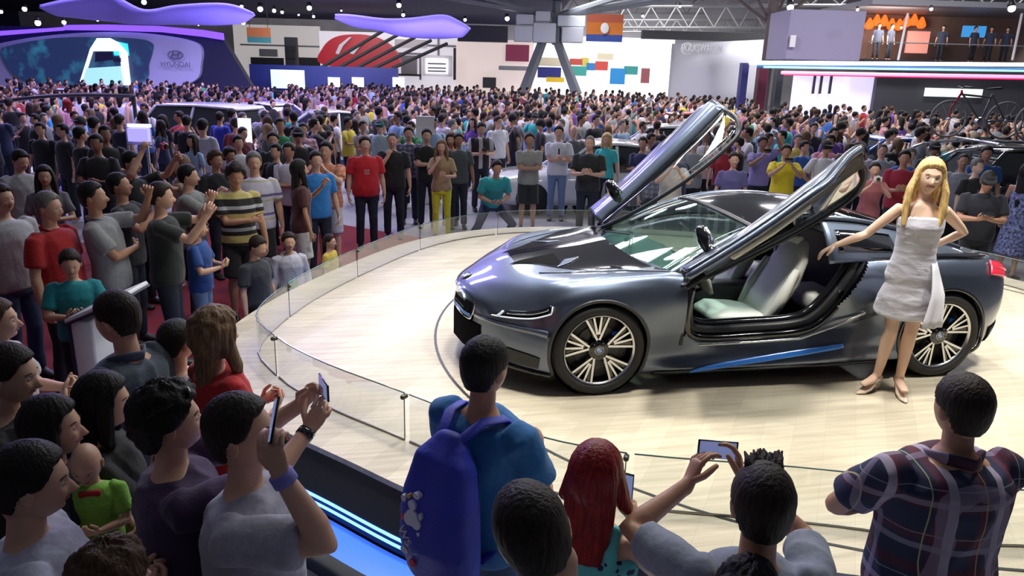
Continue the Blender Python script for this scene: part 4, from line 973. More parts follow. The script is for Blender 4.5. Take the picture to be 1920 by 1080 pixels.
# stands behind the crowd (x0, y0, x1, y1, depth)
WB = mat('white_stand', (.78, .76, .78), .5); WLIT = emis('white_stand_glow', (.95, .93, 1.), .75); CRM = mat('cream_stand_glow', (.70, .60, .56), .6, emit=.35, ec=(1, .84, .78)); WLIT2 = emis('dim_stand_glow', (.62, .58, .56), .4); WLIT3 = emis('soft_stand_glow', (.78, .76, .82), .4); MAR = mat('maroon_screen', (.09, .015, .035), .4, emit=.3, ec=(.35, .05, .12)); NVY = mat('royal_blue_stand', (.02, .03, .22), .5)  # white and cream stands glow in place of light falling on them
DG = mat('dark_stand', (.03, .03, .035), .6); GST = mat('grey_stand', (.30, .30, .33), .5); BRN = mat('brown_mezzanine_wall', (.34, .23, .19), .6, var=.3, bs=.4); LV = mat('lavender_stand', (.30, .27, .40), .6)
def onboard(nm, m, x0, y0, x1, y1, D, par, th=.1):
    a0, b, z1 = ab(x0, (y0+y1)/2, D)[0], ab((x0+x1)/2, (y0+y1)/2, D)[1], ab((x0+x1)/2, y0, D)[2]; a1 = ab(x1, (y0+y1)/2, D)[0]; z0 = ab((x0+x1)/2, y1, D)[2]
    q = hbox(MB(), a0, a1, b, b+th, z0, z1); return child(q, nm, m, par)
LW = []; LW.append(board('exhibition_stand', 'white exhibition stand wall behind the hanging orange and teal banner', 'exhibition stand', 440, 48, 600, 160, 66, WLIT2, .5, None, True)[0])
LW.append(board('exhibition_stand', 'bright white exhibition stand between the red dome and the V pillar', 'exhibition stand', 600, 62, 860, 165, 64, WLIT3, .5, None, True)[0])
for x0, y0, x1, y1, m_ in ((450, 84, 600, 87, GST), (470, 108, 532, 124, DG), (560, 108, 600, 124, DG), (486, 92, 520, 106, GST)): onboard('shelf_panel', m_, x0, y0, x1, y1, 65.5, LW[0])
for x0, y0, x1, y1, m_ in ((700, 98, 790, 102, GST), (740, 74, 800, 90, WB), (800, 84, 858, 88, GST), (752, 104, 782, 140, GST), (700, 138, 790, 142, DG), (820, 66, 824, 104, GST), (786, 100, 790, 150, GST), (850, 90, 858, 150, DG)): onboard('wall_panel', m_, x0, y0, x1, y1, 63.4, LW[1])
o, g_ = board('exhibition_stand', 'cream exhibition stand wall with a maroon screen left of the V pillar', 'exhibition stand', 855, 75, 1000, 165, 62, CRM, .5, None, True)
onboard('wall_screen', MAR, 948, 84, 992, 115, 61.6, o); onboard('awning', GST, 935, 124, 1000, 132, 61.0, o, .6); onboard('doorway', DG, 905, 145, 930, 165, 61.6, o)
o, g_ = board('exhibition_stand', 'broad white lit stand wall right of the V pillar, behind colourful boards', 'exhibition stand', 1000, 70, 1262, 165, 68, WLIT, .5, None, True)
for c, x0, y0, x1, y1 in (((.55, .08, .06), 1068, 110, 1092, 122), ((.65, .55, .1), 1090, 108, 1104, 124), ((.03, .2, .5), 1100, 118, 1116, 132), ((.6, .07, .05), 1116, 115, 1140, 132), ((.05, .35, .30), 1068, 124, 1100, 142), ((.02, .25, .6), 1144, 128, 1172, 158), ((.04, .3, .28), 1170, 124, 1196, 140), ((.30, .09, .1), 1202, 128, 1218, 156), ((.7, .65, .45), 1120, 100, 1150, 112)):
    onboard('colour_board', mat('painted_board', c, .5), x0, y0, x1, y1, 66, o)
onboard('sign_band', mat('warm_sign', (.75, .68, .5), .5), 1010, 108, 1056, 124, 66, o); onboard('blue_wall', NVY, 1008, 126, 1052, 146, 66, o); onboard('yellow_counter', mat('yellow_counter', (.75, .5, .02), .5), 1024, 145, 1058, 154, 64, o)
o, g_ = board('advertising_screen', 'black frame signboard with white poster on the central white stand', 'signboard', 792, 104, 848, 143, 60, WB, .2)
onboard('poster', WLIT, 798, 110, 840, 138, 59.8, o); 
for y in (118, 126, 132): onboard('poster_line', GST, 802, y, 836, y+3, 59.6, o)
# red dome with slanted dark struts
t = thing('red_dome_stand', 'red domed stand with white stripes behind slanted dark struts', 'exhibition stand', hp(-16, 58))
RD = mat('red_dome', (.60, .015, .03), .4)
child(poly_plate(rnd_poly([(597, 118), (605, 90), (625, 72), (655, 65), (700, 68), (735, 90), (745, 125), (670, 130)], 4), 58, 1.5), 'dome', RD, t)
for q in ([(628, 100), (636, 84), (655, 70), (660, 70), (643, 86), (634, 102)], [(655, 100), (668, 84), (690, 72), (695, 73), (675, 87), (662, 102)]): child(poly_plate(q, 57.6, .2), 'white_stripe', WB, t)
for k in range(5):
    x = 600+34*k; m = MB().tube([dep(x, 128, 54), dep(x+118-4*k, 58+6*k, 54)], .12, 8); child(m, 'strut', DG, t)
o, _ = board('equipment_tower', 'tall black speaker tower hanging before the pale stand wall', 'speaker', 534, 70, 556, 126, 55, DG, .5)
for k in range(4): onboard('speaker_box', SATIN, 536, 73+13*k, 554, 84+13*k, 54.8, o)
def banner(label, x0, y0, x1, y1, D, cs):
    t = thing('hanging_banner', label, 'banner', dep((x0+x1)/2, y0, D)); yy = y0
    for c, f in cs:
        y2 = yy+(y1-y0)*f; a0, b, z1 = ab(x0, (y0+y1)/2, D)[0], ab((x0+x1)/2, (y0+y1)/2, D)[1], ab((x0+x1)/2, yy, D)[2]; a1 = ab(x1, (y0+y1)/2, D)[0]; z0 = ab((x0+x1)/2, y2, D)[2]
        child(hbox(MB(), a0, a1, b, b+.08, z0, z1), 'banner_field', mat('banner_cloth', c, .7), t); yy = y2
    for x in (x0+5, x1-5): child(MB().tube([dep(x, y0, D), dep(x, y0, D)+V((0, 0, 2.5))], .02, 6), 'cable', SATIN, t)
    return t
banner('small hanging banner, orange over teal, left of the speaker tower', 463, 52, 507, 80, 50, [((.50, .16, .06), .62), ((.05, .25, .28), .38)])
tb = banner('big hanging banner, orange over blue, right of the V pillar', 1100, 27, 1168, 78, 50, [((.45, .10, .05), .30), ((.60, .17, .02), .44), ((.03, .07, .30), .26)])
child(MB().ball(dep(1134, 53, 49.8), (.3, .1, .35)), 'emblem', WB, tb)
board('display_screen', 'bright display screen on the royal blue stand wall', 'screen', 508, 131, 570, 166, 50, emis('exhibit_screen', (.45, .62, .62), .9), .2)
o, _ = board('exhibition_stand', 'low royal blue stand wall under the red dome', 'exhibition stand', 468, 124, 745, 165, 52, NVY, .6, None, True)
for x in (615, 660, 736): onboard('poster', WLIT, x, 145, x+22, 163, 51.8, o)
# big grey V pillar with the plant boxes and beams
t = thing('v_pillar', 'big grey V-shaped hall pillar carrying ventilation boxes', 'pillar', hp(0, 46))
PG = mat('pillar_grey', (.22, .24, .26), .6); BXG = mat('ventilation_box', (.62, .65, .70), .5); Dp = 46
for x, y in ((980, 178), (1082, 178)): child(MB().tube([dep(x, y, Dp), dep(1031+(x-1031)*.25, 75, Dp)], [(.34, .34), (.28, .28)], 4, (1, 0, 0), cap=0, sq=2), 'leg', PG, t)
child(MB().tube([dep(1042, 82, Dp), dep(1046, -30, Dp)], [.30, .3], 6, (1, 0, 0), cap=0), 'mast', PG, t)
for x0, y0, x1, y1 in ((964, 48, 998, 78), (1000, 42, 1042, 80), (1054, 50, 1094, 80), (1004, 20, 1032, 40), (968, 26, 1000, 46), (1046, 28, 1098, 50)):
    a0, b, z1 = ab(x0, y0, Dp-1); a1, _, z0 = ab(x1, y1, Dp-1); q = child(hbox(MB(), a0, a1, b, b+1.2, z0, z1, 0, .05), 'ventilation_box', BXG, t)
    child(hbox(MB(), a0+.3, a1-.3, b-.05, b, z0+.25, z1-.25).xf(Matrix.Identity(4)), 'grille', GST, q) if 0 else None
for x in (800, 880, 1180, 1270, 1330): child(MB().tube([dep(1044, 30, Dp), dep(x, -12, Dp-2)], [(.18, .18)]*2, 6, cap=0), 'roof_strut', PG, t)
board('lighting_bridge', 'long black lighting bridge hanging left of the V pillar', 'lighting bridge', 858, 48, 952, 78, 45, mat('black_bridge', (.01, .012, .02), .5), .8)
# roof trusses upper right
TG = mat('truss_grey', (.30, .30, .30), .5, metal=.3)
def truss(label, x0, x1, y0, y1, D, nb, grp='grey roof trusses over the right stands'):
    t = thing('roof_truss', label, 'truss', dep((x0+x1)/2, (y0+y1)/2, D)); A, B = dep(x0, y0, D), dep(x1, y0, D); C2, D_ = dep(x0, y1, D), dep(x1, y1, D)
    child(MB().tube([A, B], .09, 6), 'top_chord', TG, t); child(MB().tube([C2, D_], .09, 6), 'bottom_chord', TG, t); m = MB()
    for k in range(nb):
        p, q = k/nb, (k+.5)/nb; m.tube([C2.lerp(D_, p), A.lerp(B, q)], .05, 5); m.tube([A.lerp(B, q), C2.lerp(D_, (k+1)/nb)], .05, 5)
    child(m, 'lattice', TG, t); t['group'] = grp
truss('long grey roof truss right above the bright white stand', 1150, 1480, 12, 52, 56, 7); truss('lower grey roof truss above the white stand with letters', 1160, 1440, 38, 60, 62, 9); truss('topmost grey roof truss over the lavender block', 1300, 1960, -14, 10, 42, 12); truss('grey roof truss left of the tree-like pillar, furthest back', 1060, 1320, 0, 26, 66, 8)
board('lighting_bridge', 'dark lighting bridge over the white stand with raised letters', 'lighting bridge', 1204, 60, 1470, 76, 48, DG, .5)
# white curved stand with raised letters
WL2 = mat('white_curved_wall', (.55, .55, .60), .5)
t = thing('curved_stand', 'white curved stand wall with raised white lettering', 'exhibition stand', hp(9, 47)); rows = []
for i in range(21):
    s = i/20; x = 1260+(1442-1260)*s; D = 47-2.2*math.sin(s*PI); top, bot = dep(x, 82-8*s, D), dep(x, 130-8*s, D); a = (top-CXY).dot(R0); b = (top-CXY).dot(F0)
    rows.append([hp(a, b, 0.), hp(a, b, bot.z*.6), hp(a, b, bot.z), hp(a, b, top.z)])
child(MB().sheet(rows, .3), 'curved_wall', WL2, t, 'all')
RNW = mat('raised_letter_white', (.85, .85, .85), .4)
text('VOLKSWAGEN', .62, t, Matrix.Translation(dep(1316, 91, 44.6)-t.location) @ TW, RNW, 'lettering', .05, squash=.58)
lp = MB(); c0 = dep(1288, 91, 44.6); lp.tube([c0+R0*(.32*math.cos(i*PI/12))+V((0, 0, .32*math.sin(i*PI/12))) for i in range(25)], .03, 6, F0, cap=0); lp.tube([c0+V((0, 0, .26))-R0*.17, c0-V((0, 0, .24))-R0*.07, c0+V((0, 0, .08)), c0-V((0, 0, .24))+R0*.07, c0+V((0, 0, .26))+R0*.17], .03, 6, F0); child(lp, 'round_emblem', RNW, t, 'all')
# tree-like pillar
t = thing('branching_pillar', 'tree-like brown steel pillar with branching struts in front of the lavender block', 'pillar', hp(13, 40)); BP = mat('brown_steel', (.11, .085, .08), .6); q = dep(1447, 40, 40)
child(MB().tube([V((q.x, q.y, 0)), q, q+V((0, 0, 2.5))], .30, 8, cap=0), 'post', BP, t)
for x, y in ((1375, -8), (1410, -20), (1480, -20), (1520, -6), (1495, 14), (1400, 12)): child(MB().tube([q+V((0, 0, -.2)), dep(x, y, 40)], .09, 6), 'branch', BP, t)
# lavender block, mezzanine
o, g_ = board('stand_block', 'lavender boxy stand block with a small white sign beside the mezzanine', 'exhibition stand', 1478, 20, 1618, 112, 36, LV, 3.); onboard('sign', WB, 1482, 66, 1492, 88, 35.9, o)
t = thing('mezzanine_lounge', 'brown open mezzanine lounge with orange lamps above the neon light bars', 'mezzanine', hp(15, 38)); aL, bL, zb = ab(1624, 110, 36); aR = ab(2100, 110, 36)[0]; zt = ab(1760, 14, 36)[2]
child(hbox(MB(), aL, aR, bL+6, bL+6.3, zb, zt), 'back_wall', BRN, t); child(hbox(MB(), aL, aR, bL, bL+6.3, zb-.35, zb), 'deck', DG, t); child(hbox(MB(), aL-.1, aR, bL, bL+6.3, zt, zt+.25), 'roof_edge', GST, t)
child(hbox(MB(), aL, aR, bL+.02, bL+.08, zb, zb+.75), 'glass_balustrade', CLG, t); child(MB().tube([hp(aL, bL+.05, zb+.77), hp(aR, bL+.05, zb+.77)], .03, 6), 'handrail', TG, t)
OL = mat('orange_lamp', (.7, .12, .02), .5, emit=.9, ec=(1., .16, .02))
for x in range(1630, 1730, 14):
    c = dep(x, 42+5*math.sin(x), 40); child(MB().tube([c+V((0, 0, .25)), c, c-V((0, 0, .15))], [.08, .2, .24], 10), 'orange_lamp', OL, t)
for x, y in ((1684, 112), (1898, 112)): child(MB().tube([dep(x, y, 35.8), dep(x+18, 26, 35.8)], .06, 6), 'slanted_post', WB, t)
onb = lambda nm, m, x0, y0, x1, y1, D: child((lambda A, B: hbox(MB(), A[0], B[0], A[1], A[1]+.12, B[2], A[2]))(ab(x0, y0, D), ab(x1, y1, D)), nm, m, t)
onb('pink_lit_panel', mat('pink_panel', (.65, .28, .24), .5, emit=.35, ec=(1, .35, .3)), 1704, 58, 1744, 100, 38.5); onb('television', mat('television_picture', (.02, .08, .2), .3, emit=.8, ec=(.05, .3, .7)), 1808, 48, 1850, 70, 38.5)
for x in (1640, 1664, 1820, 1850, 1880, 1760):
    c = dep(x, 108, 37.5); 
    person('person in dark clothes standing on the mezzanine by the glass balustrade' if x < 1700 else 'person in dark clothes standing on the mezzanine near the television', (c.x, c.y, zb), rnd.uniform(-1, 1), 1.7, lod=2, top=('tee', cloth((.03, .04, .08))), group='people on the mezzanine by the balustrade' if x < 1700 else 'people on the mezzanine near the television')
# neon bars and the stand under them
t = thing('neon_light_bars', 'long canopy edge of white, teal, blue and pink light bars under the mezzanine', 'light bars', hp(13, 33))
for nm, c, e, x0, ya, yb, h_, D in (('white_light_bar', (.9, 1., 1.), 2.2, 1405, 114, 116, 7, 33), ('blue_light_bar', (.04, .12, .30), .5, 1420, 121, 126, 6, 33.2), ('teal_light_bar', (.25, .75, .80), 1.1, 1432, 124, 131, 3.5, 33), ('pink_light_bar', (1., .28, .48), 1.2, 1465, 133, 141, 6, 33), ('red_light_bar', (.65, .02, .12), .8, 1470, 137, 146, 4, 33.2)):
    A, B = dep(x0, ya+h_/2, D), dep(2100, yb+h_/2+3, D); child(MB().tube([A, B], [(h_/2*D/FP, h_/2*D/FP)]*2, 8, cap=0), nm, emis(nm, c, e), t)
for x0, w_, c in ((1390, 12, (.02, .02, .12)), (1422, 16, (.10, .01, .03)), (1456, 12, (.03, .04, .05))):
    board('stand_column', {1390: 'navy stand column at the left end of the light bars', 1422: 'maroon stand column under the left end of the light bars', 1456: 'black stand column right of the tree-like pillar'}[x0], 'column', x0, 118 if x0 == 1390 else 126, x0+w_, 180, 34 if x0 != 1390 else 33.6, mat('column_paint', c, .5), .5, None, True)
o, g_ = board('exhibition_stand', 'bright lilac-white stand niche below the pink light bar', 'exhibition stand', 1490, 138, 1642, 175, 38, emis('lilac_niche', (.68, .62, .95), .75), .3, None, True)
for x in (1525, 1538, 1556): onboard('dark_mullion', DG, x, 138, x+4, 176, 37.8, o)
o, g_ = board('exhibition_stand', 'long dark grey stand wall with white sign under the light bars', 'exhibition stand', 1642, 140, 2100, 200, 37.5, mat('dark_grey_wall', (.06, .06, .07), .6), .3, None, True)
onboard('white_sign', emis('white_sign_light', (.75, .85, .8), .7), 1735, 166, 1842, 182, 37.2, o)
# spot lamps seen glowing under the dark soffit
SPOT = emis('lamp_glow', (.9, .93, 1.), 14.)
for x, y, D, r in ((46, 17, 40, .12), (71, 43, 38, .14), (2, 22, 40, .09), (120, 42, 38, .10), (183, 37, 36, .07), (234, 36, 36, .06), (280, 33, 36, .12), (297, 34, 36, .07), (340, 40, 36, .07), (372, 46, 36, .05), (270, 4, 38, .12), (453, 12, 40, .08), (456, 42, 38, .11), (488, 17, 42, .14), (514, 20, 42, .10), (529, 23, 42, .08), (580, 15, 42, .13), (588, 31, 42, .07), (748, 10, 46, .14), (756, 28, 46, .10), (872, 37, 46, .09), (950, 16, 46, .09), (951, 35, 46, .13), (1275, 12, 46, .07), (1482, 14, 38, .16), (1746, 17, 34, .07), (1897, 16, 33, .15), (1608, 18, 34, .06), (1690, 52, 37, .05), (1205, 30, 50, .08), (640, 20, 44, .05), (560, 28, 44, .05)):
    c = dep(x, y, D); t = thing('spotlight', 'small glowing spotlight hanging under the hall roof', 'spotlight', c, 0, 'small glowing spotlights under the hall roof')
    MB().ball((0, 0, 0), (r, r, r), None, 10, 8).obj('lamp', SPOT, t, 'all'); MB().tube([(0, r*.3, r*.6), (0, r*.8, r*2.2)], [r*1.1, r*.9], 10, cap=.2).obj('housing', SATIN, t, 'all')
# ------------------------------------------------------------------ spectators
RIMO = inset(-.30)
def inside(p, P):
    c = False; N = len(P)
    for i in range(N):
        a, b = P[i], P[i-1]
        if (a.y > p.y) != (b.y > p.y) and p.x < (b.x-a.x)*(p.y-a.y)/(b.y-a.y)+a.x: c = not c
    return c
OCC = []
def yaw_of(fa):
    a = math.radians(fa); d = F0*math.cos(a)+R0*math.sin(a); return math.atan2(d.x, -d.y)
def spec(label, px, py, h, fa, zh=None, **k):
    """stand a figure on the hall floor so that its head comes at this height over it"""
    s = h/1.75; zc = zh if zh else 1.645*s; p = at(px, py, zc); base = zc-1.645*s
    off = k.pop('off', None)
    if k.get('lean'):
        a = math.radians(fa); d = F0*math.cos(a)+R0*math.sin(a); p = p-d*(.70*s*math.sin(k['lean'])); 
    if off: p = p+R0*off[0]+F0*off[1]
    c = V((3, .7, 0))
    for _ in range(30):
        if not inside(p, RIMO) or k.get('free'): break
        p = p+(V((p.x, p.y, 0))-c).normalized()*.05
    k.pop('free', None)
    OCC.append((p.x, p.y)); return person(label, (p.x, p.y, base if zh else 0.), yaw_of(fa), h, **k)
C = cloth
T = lambda c, kind='tee': (kind, C(c))
J_ = ('jeans', JEANS); DJ = ('jeans', DJEANS); BT = ('trousers', BLACK)
# ---- the model by the car
def lerp3(a, b, t): return V(a).lerp(V(b), t)
mf = V((2.24, -1.18, H))
SATD = mat('silver_white_satin', (.56, .55, .62), .33, bump=.6, bs=14, sheen=.4, bstretch=(1, 1, 2.2))
MDL = person('blond model in a short silver-white satin dress touching the car body', mf, yaw_of(194), 1.74, 'f', 3, .93, top=('dress', SATD, .62, .02), bot=('none', None), hair=('long', 'blond'),
    R=dict(w=(.56, .10, 1.12), p=(.2, -.6, -1), fd=(.75, .2, -.45), pn=(.1, .2, -1), c=.25, base='down'), L=dict(w=(.13, -.17, 1.10), p=(1, -.35, -.2), fd=(-1, .0, -.2), pn=(0, -1, 0), c=.3),
    side=.0, twist=.0, tilt=.06, turn=-.04, legs={1: dict(k=(.055, -.05, .50), a=(.05, .0, .135), f=(.1, -1, 0)), -1: dict(k=(-.075, -.045, .50), a=(-.105, .0, .135), f=(-.75, -.66, 0))}, lod=0, shoes='none', extra=dict(hl=.30, front=.95, hw=1.2))
mr = MDL['root']
# flared white back panel of the dress, heels
fl = []
for i in range(9):
    t_ = i/8; z = 1.04-.46*t_; ra = .155+.055*min(1, t_*2)+.055*t_; rb = .115+.045*min(1, t_*2)+.06*t_
    fl.append([V(((ra+.014*math.sin(u*2.4)*t_)*math.sin(.45*(1-t_)+.30+u/12*1.5), .015*t_-(rb+.014*math.sin(u*2.4)*t_)*math.cos(.45*(1-t_)+.30+u/12*1.5), z)) for u in range(13)])
MB().sheet(fl, .006).obj('skirt_panel', mat('white_chiffon', (.74, .74, .82), .6, sheen=.4), mr, 'all')
HEEL = mat('nude_patent', (.66, .52, .42), .25, coat=.5)
for sd in (1, -1):
    an, ft = MDL['J'][2*sd][2], MDL['J'][3*sd]; sv = ft.cross(V((0, 0, 1))); q = MB()
    q.tube([an-ft*.035+V((0, 0, -.03)), an+ft*.03+V((0, 0, -.055)), an+ft*.09+V((0, 0, -.105)), an+ft*.15+V((0, 0, -.122)), an+ft*.20+V((0, 0, -.124))], [(.030, .022), (.034, .018), (.040, .017), (.034, .015), (.012, .008)], 14, side=sv)
    q.tube([an-ft*.04+V((0, 0, -.04)), an-ft*.045+V((0, 0, -.133))], [.014, .005], 8)
    q.tube([an+sv*.036+V((0, 0, .0)), an-ft*.036+V((0, 0, .004)), an-sv*.036, an+ft*.034, an+sv*.036], [(.006, .004)]*5, 6, cap=0)
    q.obj('high_heel', HEEL, mr, 'all')
# ---- foreground group
F1 = spec('man in bright blue t-shirt with blue backpack, seen from behind at the platform rim', 917, 690, 1.78, 38, lod=0, b=1.08, top=T((.012, .13, .36)), bot=J_, hair=('short', 'black'), L='low', R='low', skin=1, off=(-.02, 0))
F2 = spec('man in light grey t-shirt raising a phone with wristband on his arm', 458, 812, 1.80, 86, lod=0, b=1.1, top=T((.36, .36, .44)), bot=DJ, hair=('short', 'dark'), skin=0, nod=-.10,
    R=dict(w=(.23, .16, 1.64), p=(.1, 1, -.5), fd=(-.1, -.25, .95), pn=(-.9, .2, 0), c=.75), L='down')
F3 = spec('man in dark purple t-shirt with sunglasses pushed up on his black hair', 318, 788, 1.74, 62, lod=0, b=1.12, top=T((.042, .018, .07)), bot=DJ, hair=('messy', 'black'), skin=0, nod=-.05,
    L=dict(w=(.12, .46, 1.56), p=(.8, .1, -1), fd=(-.2, .6, .7), pn=(-1, .1, -.2), c=.6), R=dict(w=(.02, .46, 1.52), p=(.8, .1, -1), fd=(-.2, .6, .7), pn=(-1, .1, -.2), c=.6))
F4 = spec('woman in red t-shirt with wavy light brown hair and sunglasses on her head', 402, 628, 1.66, 40, sex='f', lod=0, b=1.1, top=T((.42, .008, .014)), bot=J_, hair=('wavy', 'light'), skin=0, R='low', L='low')
F5 = spec('man in dark grey-blue polo shirt in left profile beside the white kiosk', 228, 596, 1.77, -78, lod=0, b=1.08, top=('polo', C((.05, .07, .10))), bot=DJ, hair=('short', 'dark'), skin=0, nod=.12, L='low', R='down', extra=dict(collar=C((.07, .09, .14))))
F6 = spec('woman with long black hair and hand at her chin behind the purple t-shirt man', 185, 752, 1.62, 70, sex='f', lod=0, top=T((.02, .02, .024)), bot=DJ, hair=('long', 'black'), skin=0, R='chin', L='low', extra=dict(front=.2), nod=.08)
F7 = spec('dark-haired man in profile at the left edge above the white t-shirt man', 2, 700, 1.72, 80, lod=0, top=T((.012, .013, .016)), bot=DJ, hair=('short', 'dark'), skin=0, L='low', R='low', nod=.15)
F8 = spec('man in white t-shirt with short black hair, lowest on the left', 42, 905, 1.72, 62, lod=0, b=1.05, top=T((.42, .43, .55)), bot=DJ, hair=('short', 'black'), skin=0, L='low', R='low', nod=.1)
F10 = spec('brown-haired person whose crown shows below the held infant', 205, 1098, 1.58, 30, lod=0, top=T((.05, .05, .06)), bot=DJ, hair=('messy', 'brown'), L='low', R='low')
F11 = spec('dark-haired person in white t-shirt between grey-blue polo man and red t-shirt woman', 330, 640, 1.55, 30, lod=0, top=T((.62, .63, .66)), bot=J_, hair=('short', 'black'), L='low', R='low')
F12 = spec('woman with long bright red hair and turquoise patterned sleeveless top', 1116, 893, 1.63, 22, sex='f', lod=0, b=1.02, skin=0, top=('tank', None), bot=DJ, hair=('long', 'red'), R=dict(base='phone', w=(.10, .32, 1.28)), L='low', extra=dict(hl=.26, front=.1, hw=1.12))
F13 = spec('man in grey t-shirt with spiky-topped dark hair photographing with both hands', 1430, 950, 1.74, 6, lod=0, b=.95, skin=1, top=T((.22, .25, .33)), bot=DJ, hair=('short', 'dark'),
    L=dict(w=(.16, .34, 1.50), p=(1.2, -.1, -.5), fd=(-.35, .45, .8), pn=(-.8, .3, -.3), c=.5), R=dict(w=(.02, .38, 1.50), p=(1.2, -.1, -.7), fd=(-.1, .4, .9), pn=(-1, .1, -.2), c=.5))
PLAID = pattern('plaid_cotton', (.016, .022, .065), [('Z', 7.5, .1, .30, (.10, .012, .022), .55), ('X', 7.0, .3, .26, (.13, .014, .03), .55), ('X', 5.4, .62, .17, (.42, .38, .50), .8), ('Z', 5.6, .55, .13, (.26, .24, .34), .65), ('X', 5.4, .19, .022, (.50, .48, .22), .7), ('Z', 5.6, .2, .022, (.30, .34, .42), .6), ('Y', 6., .2, .18, (.30, .25, .36), .5)])
F14 = spec('broad man in navy and red plaid shirt seen from behind at the right', 1806, 766, 1.78, -8, lod=0, b=1.28, skin=1, top=('polo', PLAID), bot=DJ, hair=('short', 'dark'), L=dict(w=(.10, .24, 1.12), p=(1.3, -.1, -.2), fd=(-1, .2, 0), pn=(0, -1, 0), c=.4), R='cross', belly=.1)
F15 = spec('dark-haired man in white t-shirt, head tilted, below the blue t-shirt man', 1046, 1005, 1.84, -12, lod=0, skin=0, top=T((.55, .55, .62)), bot=DJ, hair=('short', 'dark'), L='low', R='low', tilt=.35, nod=.25)
F16 = spec('dark-haired person cut by the bottom edge under the grey t-shirt photographer', 1400, 1128, 1.52, 10, lod=0, top=T((.05, .07, .22)), bot=DJ, hair=('messy', 'black'), L='low', R='low')
F17 = spec('person in pale top at the left edge holding a phone behind the teal boy', -8, 600, 1.60, 70, lod=0, top=T((.5, .46, .44)), bot=DJ, hair=('short', 'brown'), L='low', R='low')
F9 = spec('bald infant in bright green outfit with a red bow, held in the crowd', 168, 868, .78, 165, zh=1.40, lod=0, skin=0, hs=1.45, top=('tee', C((.22, .50, .06))), bot=('trousers', C((.30, .55, .10))), hair=('none', 'blond'), L='low', R='low', nod=.35, shoes='none', free=True, name='person')
MB().box((0, -.10, 1.42), (.17, .05, .06), bev=.02).obj('bow', C((.42, .02, .02)), F9['root'], 'all')
F9m = spec('dark-haired woman in navy top carrying the green-dressed infant', 95, 800, 1.62, 75, sex='f', lod=0, top=T((.012, .018, .045)), bot=DJ, hair=('long', 'black'), L=dict(w=(.02, .26, 1.12), p=(1, -.2, -.8), fd=(-.9, .4, .1), pn=(0, -1, 0), c=.4), R='low', extra=dict(front=.1))
# turquoise patterned top
TP = bpy.data.materials.new('turquoise_print'); TP.use_nodes = True
nt = TP.node_tree; b_ = nt.nodes['Principled BSDF']; b_.inputs['Roughness'].default_value = .8
vo = nt.nodes.new('ShaderNodeTexVoronoi'); vo.inputs['Scale'].default_value = 26; tc = nt.nodes.new('ShaderNodeTexCoord'); nt.links.new(tc.outputs['Object'], vo.inputs['Vector'])
lt = nt.nodes.new('ShaderNodeMath'); lt.operation = 'LESS_THAN'; lt.inputs[1].default_value = .30; nt.links.new(vo.outputs['Distance'], lt.inputs[0])
mx = nt.nodes.new('ShaderNodeMix'); mx.data_type = 'RGBA'; mx.inputs[6].default_value = (.10, .50, .50, 1); mx.inputs[7].default_value = (.02, .03, .10, 1); nt.links.new(lt.outputs[0], mx.inputs[0]); nt.links.new(mx.outputs[2], b_.inputs['Base Color'])
for c_ in F12['root'].children:
    if c_.name.startswith('sleeveless_top'): c_.data.materials[0] = TP
# spiky crest
sp = MB()
for k in range(40):
    x = rnd.uniform(-.045, .045); y = rnd.uniform(-.07, -.01); b0 = HC+V((x, y, .105)); sp.tube([b0, b0+V((x*.1, -.012, .018)), b0+V((x*.2+rnd.uniform(-.008, .008), -.028, .030))], [.014, .009, .003], 6)
sp.xf(F13['MH']).obj('hair_crest', HR['dark'], F13['root'], 'all')
# things worn or held
def sunglasses(label, info, z=.085, y=-.075):
    m = MB(); l = MB()
    for sd in (1, -1):
        l.ball(HC+V((sd*.034, y-.015, z)), (.029, .010, .022), None, 14, 8)
        m.tube([HC+V((sd*.064, y, z+.005)), HC+V((sd*.092, y+.05, z-.012)), HC+V((sd*.092, y+.12, z-.035))], [(.003, .003)]*3, 6)
    m.tube([HC+V((-.012, y-.020, z+.004)), HC+V((.012, y-.020, z+.004))], .004, 6)
    W = Matrix.Translation(info['root'].location) @ info['root'].rotation_euler.to_matrix().to_4x4() @ Matrix.Diagonal((info['s'],)*3+(1,)) @ info['MH']
    c = W @ (HC+V((0, y, z))); o = m.xf(Matrix.Translation(-c) @ W).obj('sunglasses', GLOSS, None, 'all', c); tag(o, label, 'sunglasses'); l.xf(Matrix.Translation(-c) @ W).obj('lens', GLOSS, o, 'all')
sunglasses('dark sunglasses on the wavy light brown hair of the red t-shirt woman', F4); sunglasses('dark sunglasses on the black hair of the purple t-shirt man', F3, .105, -.055)
def band_on(info, sd, nm, m, t=.90, r=.034, w=.016):
    S, E, W = info['J'][sd]; p = E.lerp(W, t); d = (W-E).normalized(); MB().tube([p-d*w, p+d*w], [r, r*.98], 16, cap=.05).obj(nm, m, info['root'], 'all')
band_on(F2, -1, 'wristband', C((.22, .20, .62)), .93, .036, .017); band_on(F3, -1, 'watch', GLOSS, .93, .034, .014)
BK = mat('backpack_blue', (.020, .035, .42), .6, bump=.25, bs=40); BKD = mat('backpack_navy', (.010, .016, .10), .6)
def bp_pt(p): return wpt(F1, p)
bw = Matrix.Translation(F1['root'].location) @ F1['root'].rotation_euler.to_matrix().to_4x4() @ Matrix.Diagonal((F1['s'],)*3+(1,)) @ F1['MT']
bo = bw @ V((0, .24, 1.15)); bwl = Matrix.Translation(-bo) @ bw
bag = MB().tube([(-.0, .215, .80), (0, .235, .86), (0, .25, 1.0), (0, .245, 1.2), (0, .215, 1.34), (0, .18, 1.42)], [(.150, .05), (.165, .085), (.170, .105), (.160, .095), (.125, .07), (.06, .03)], 28, cap=.5, sq=2.8)
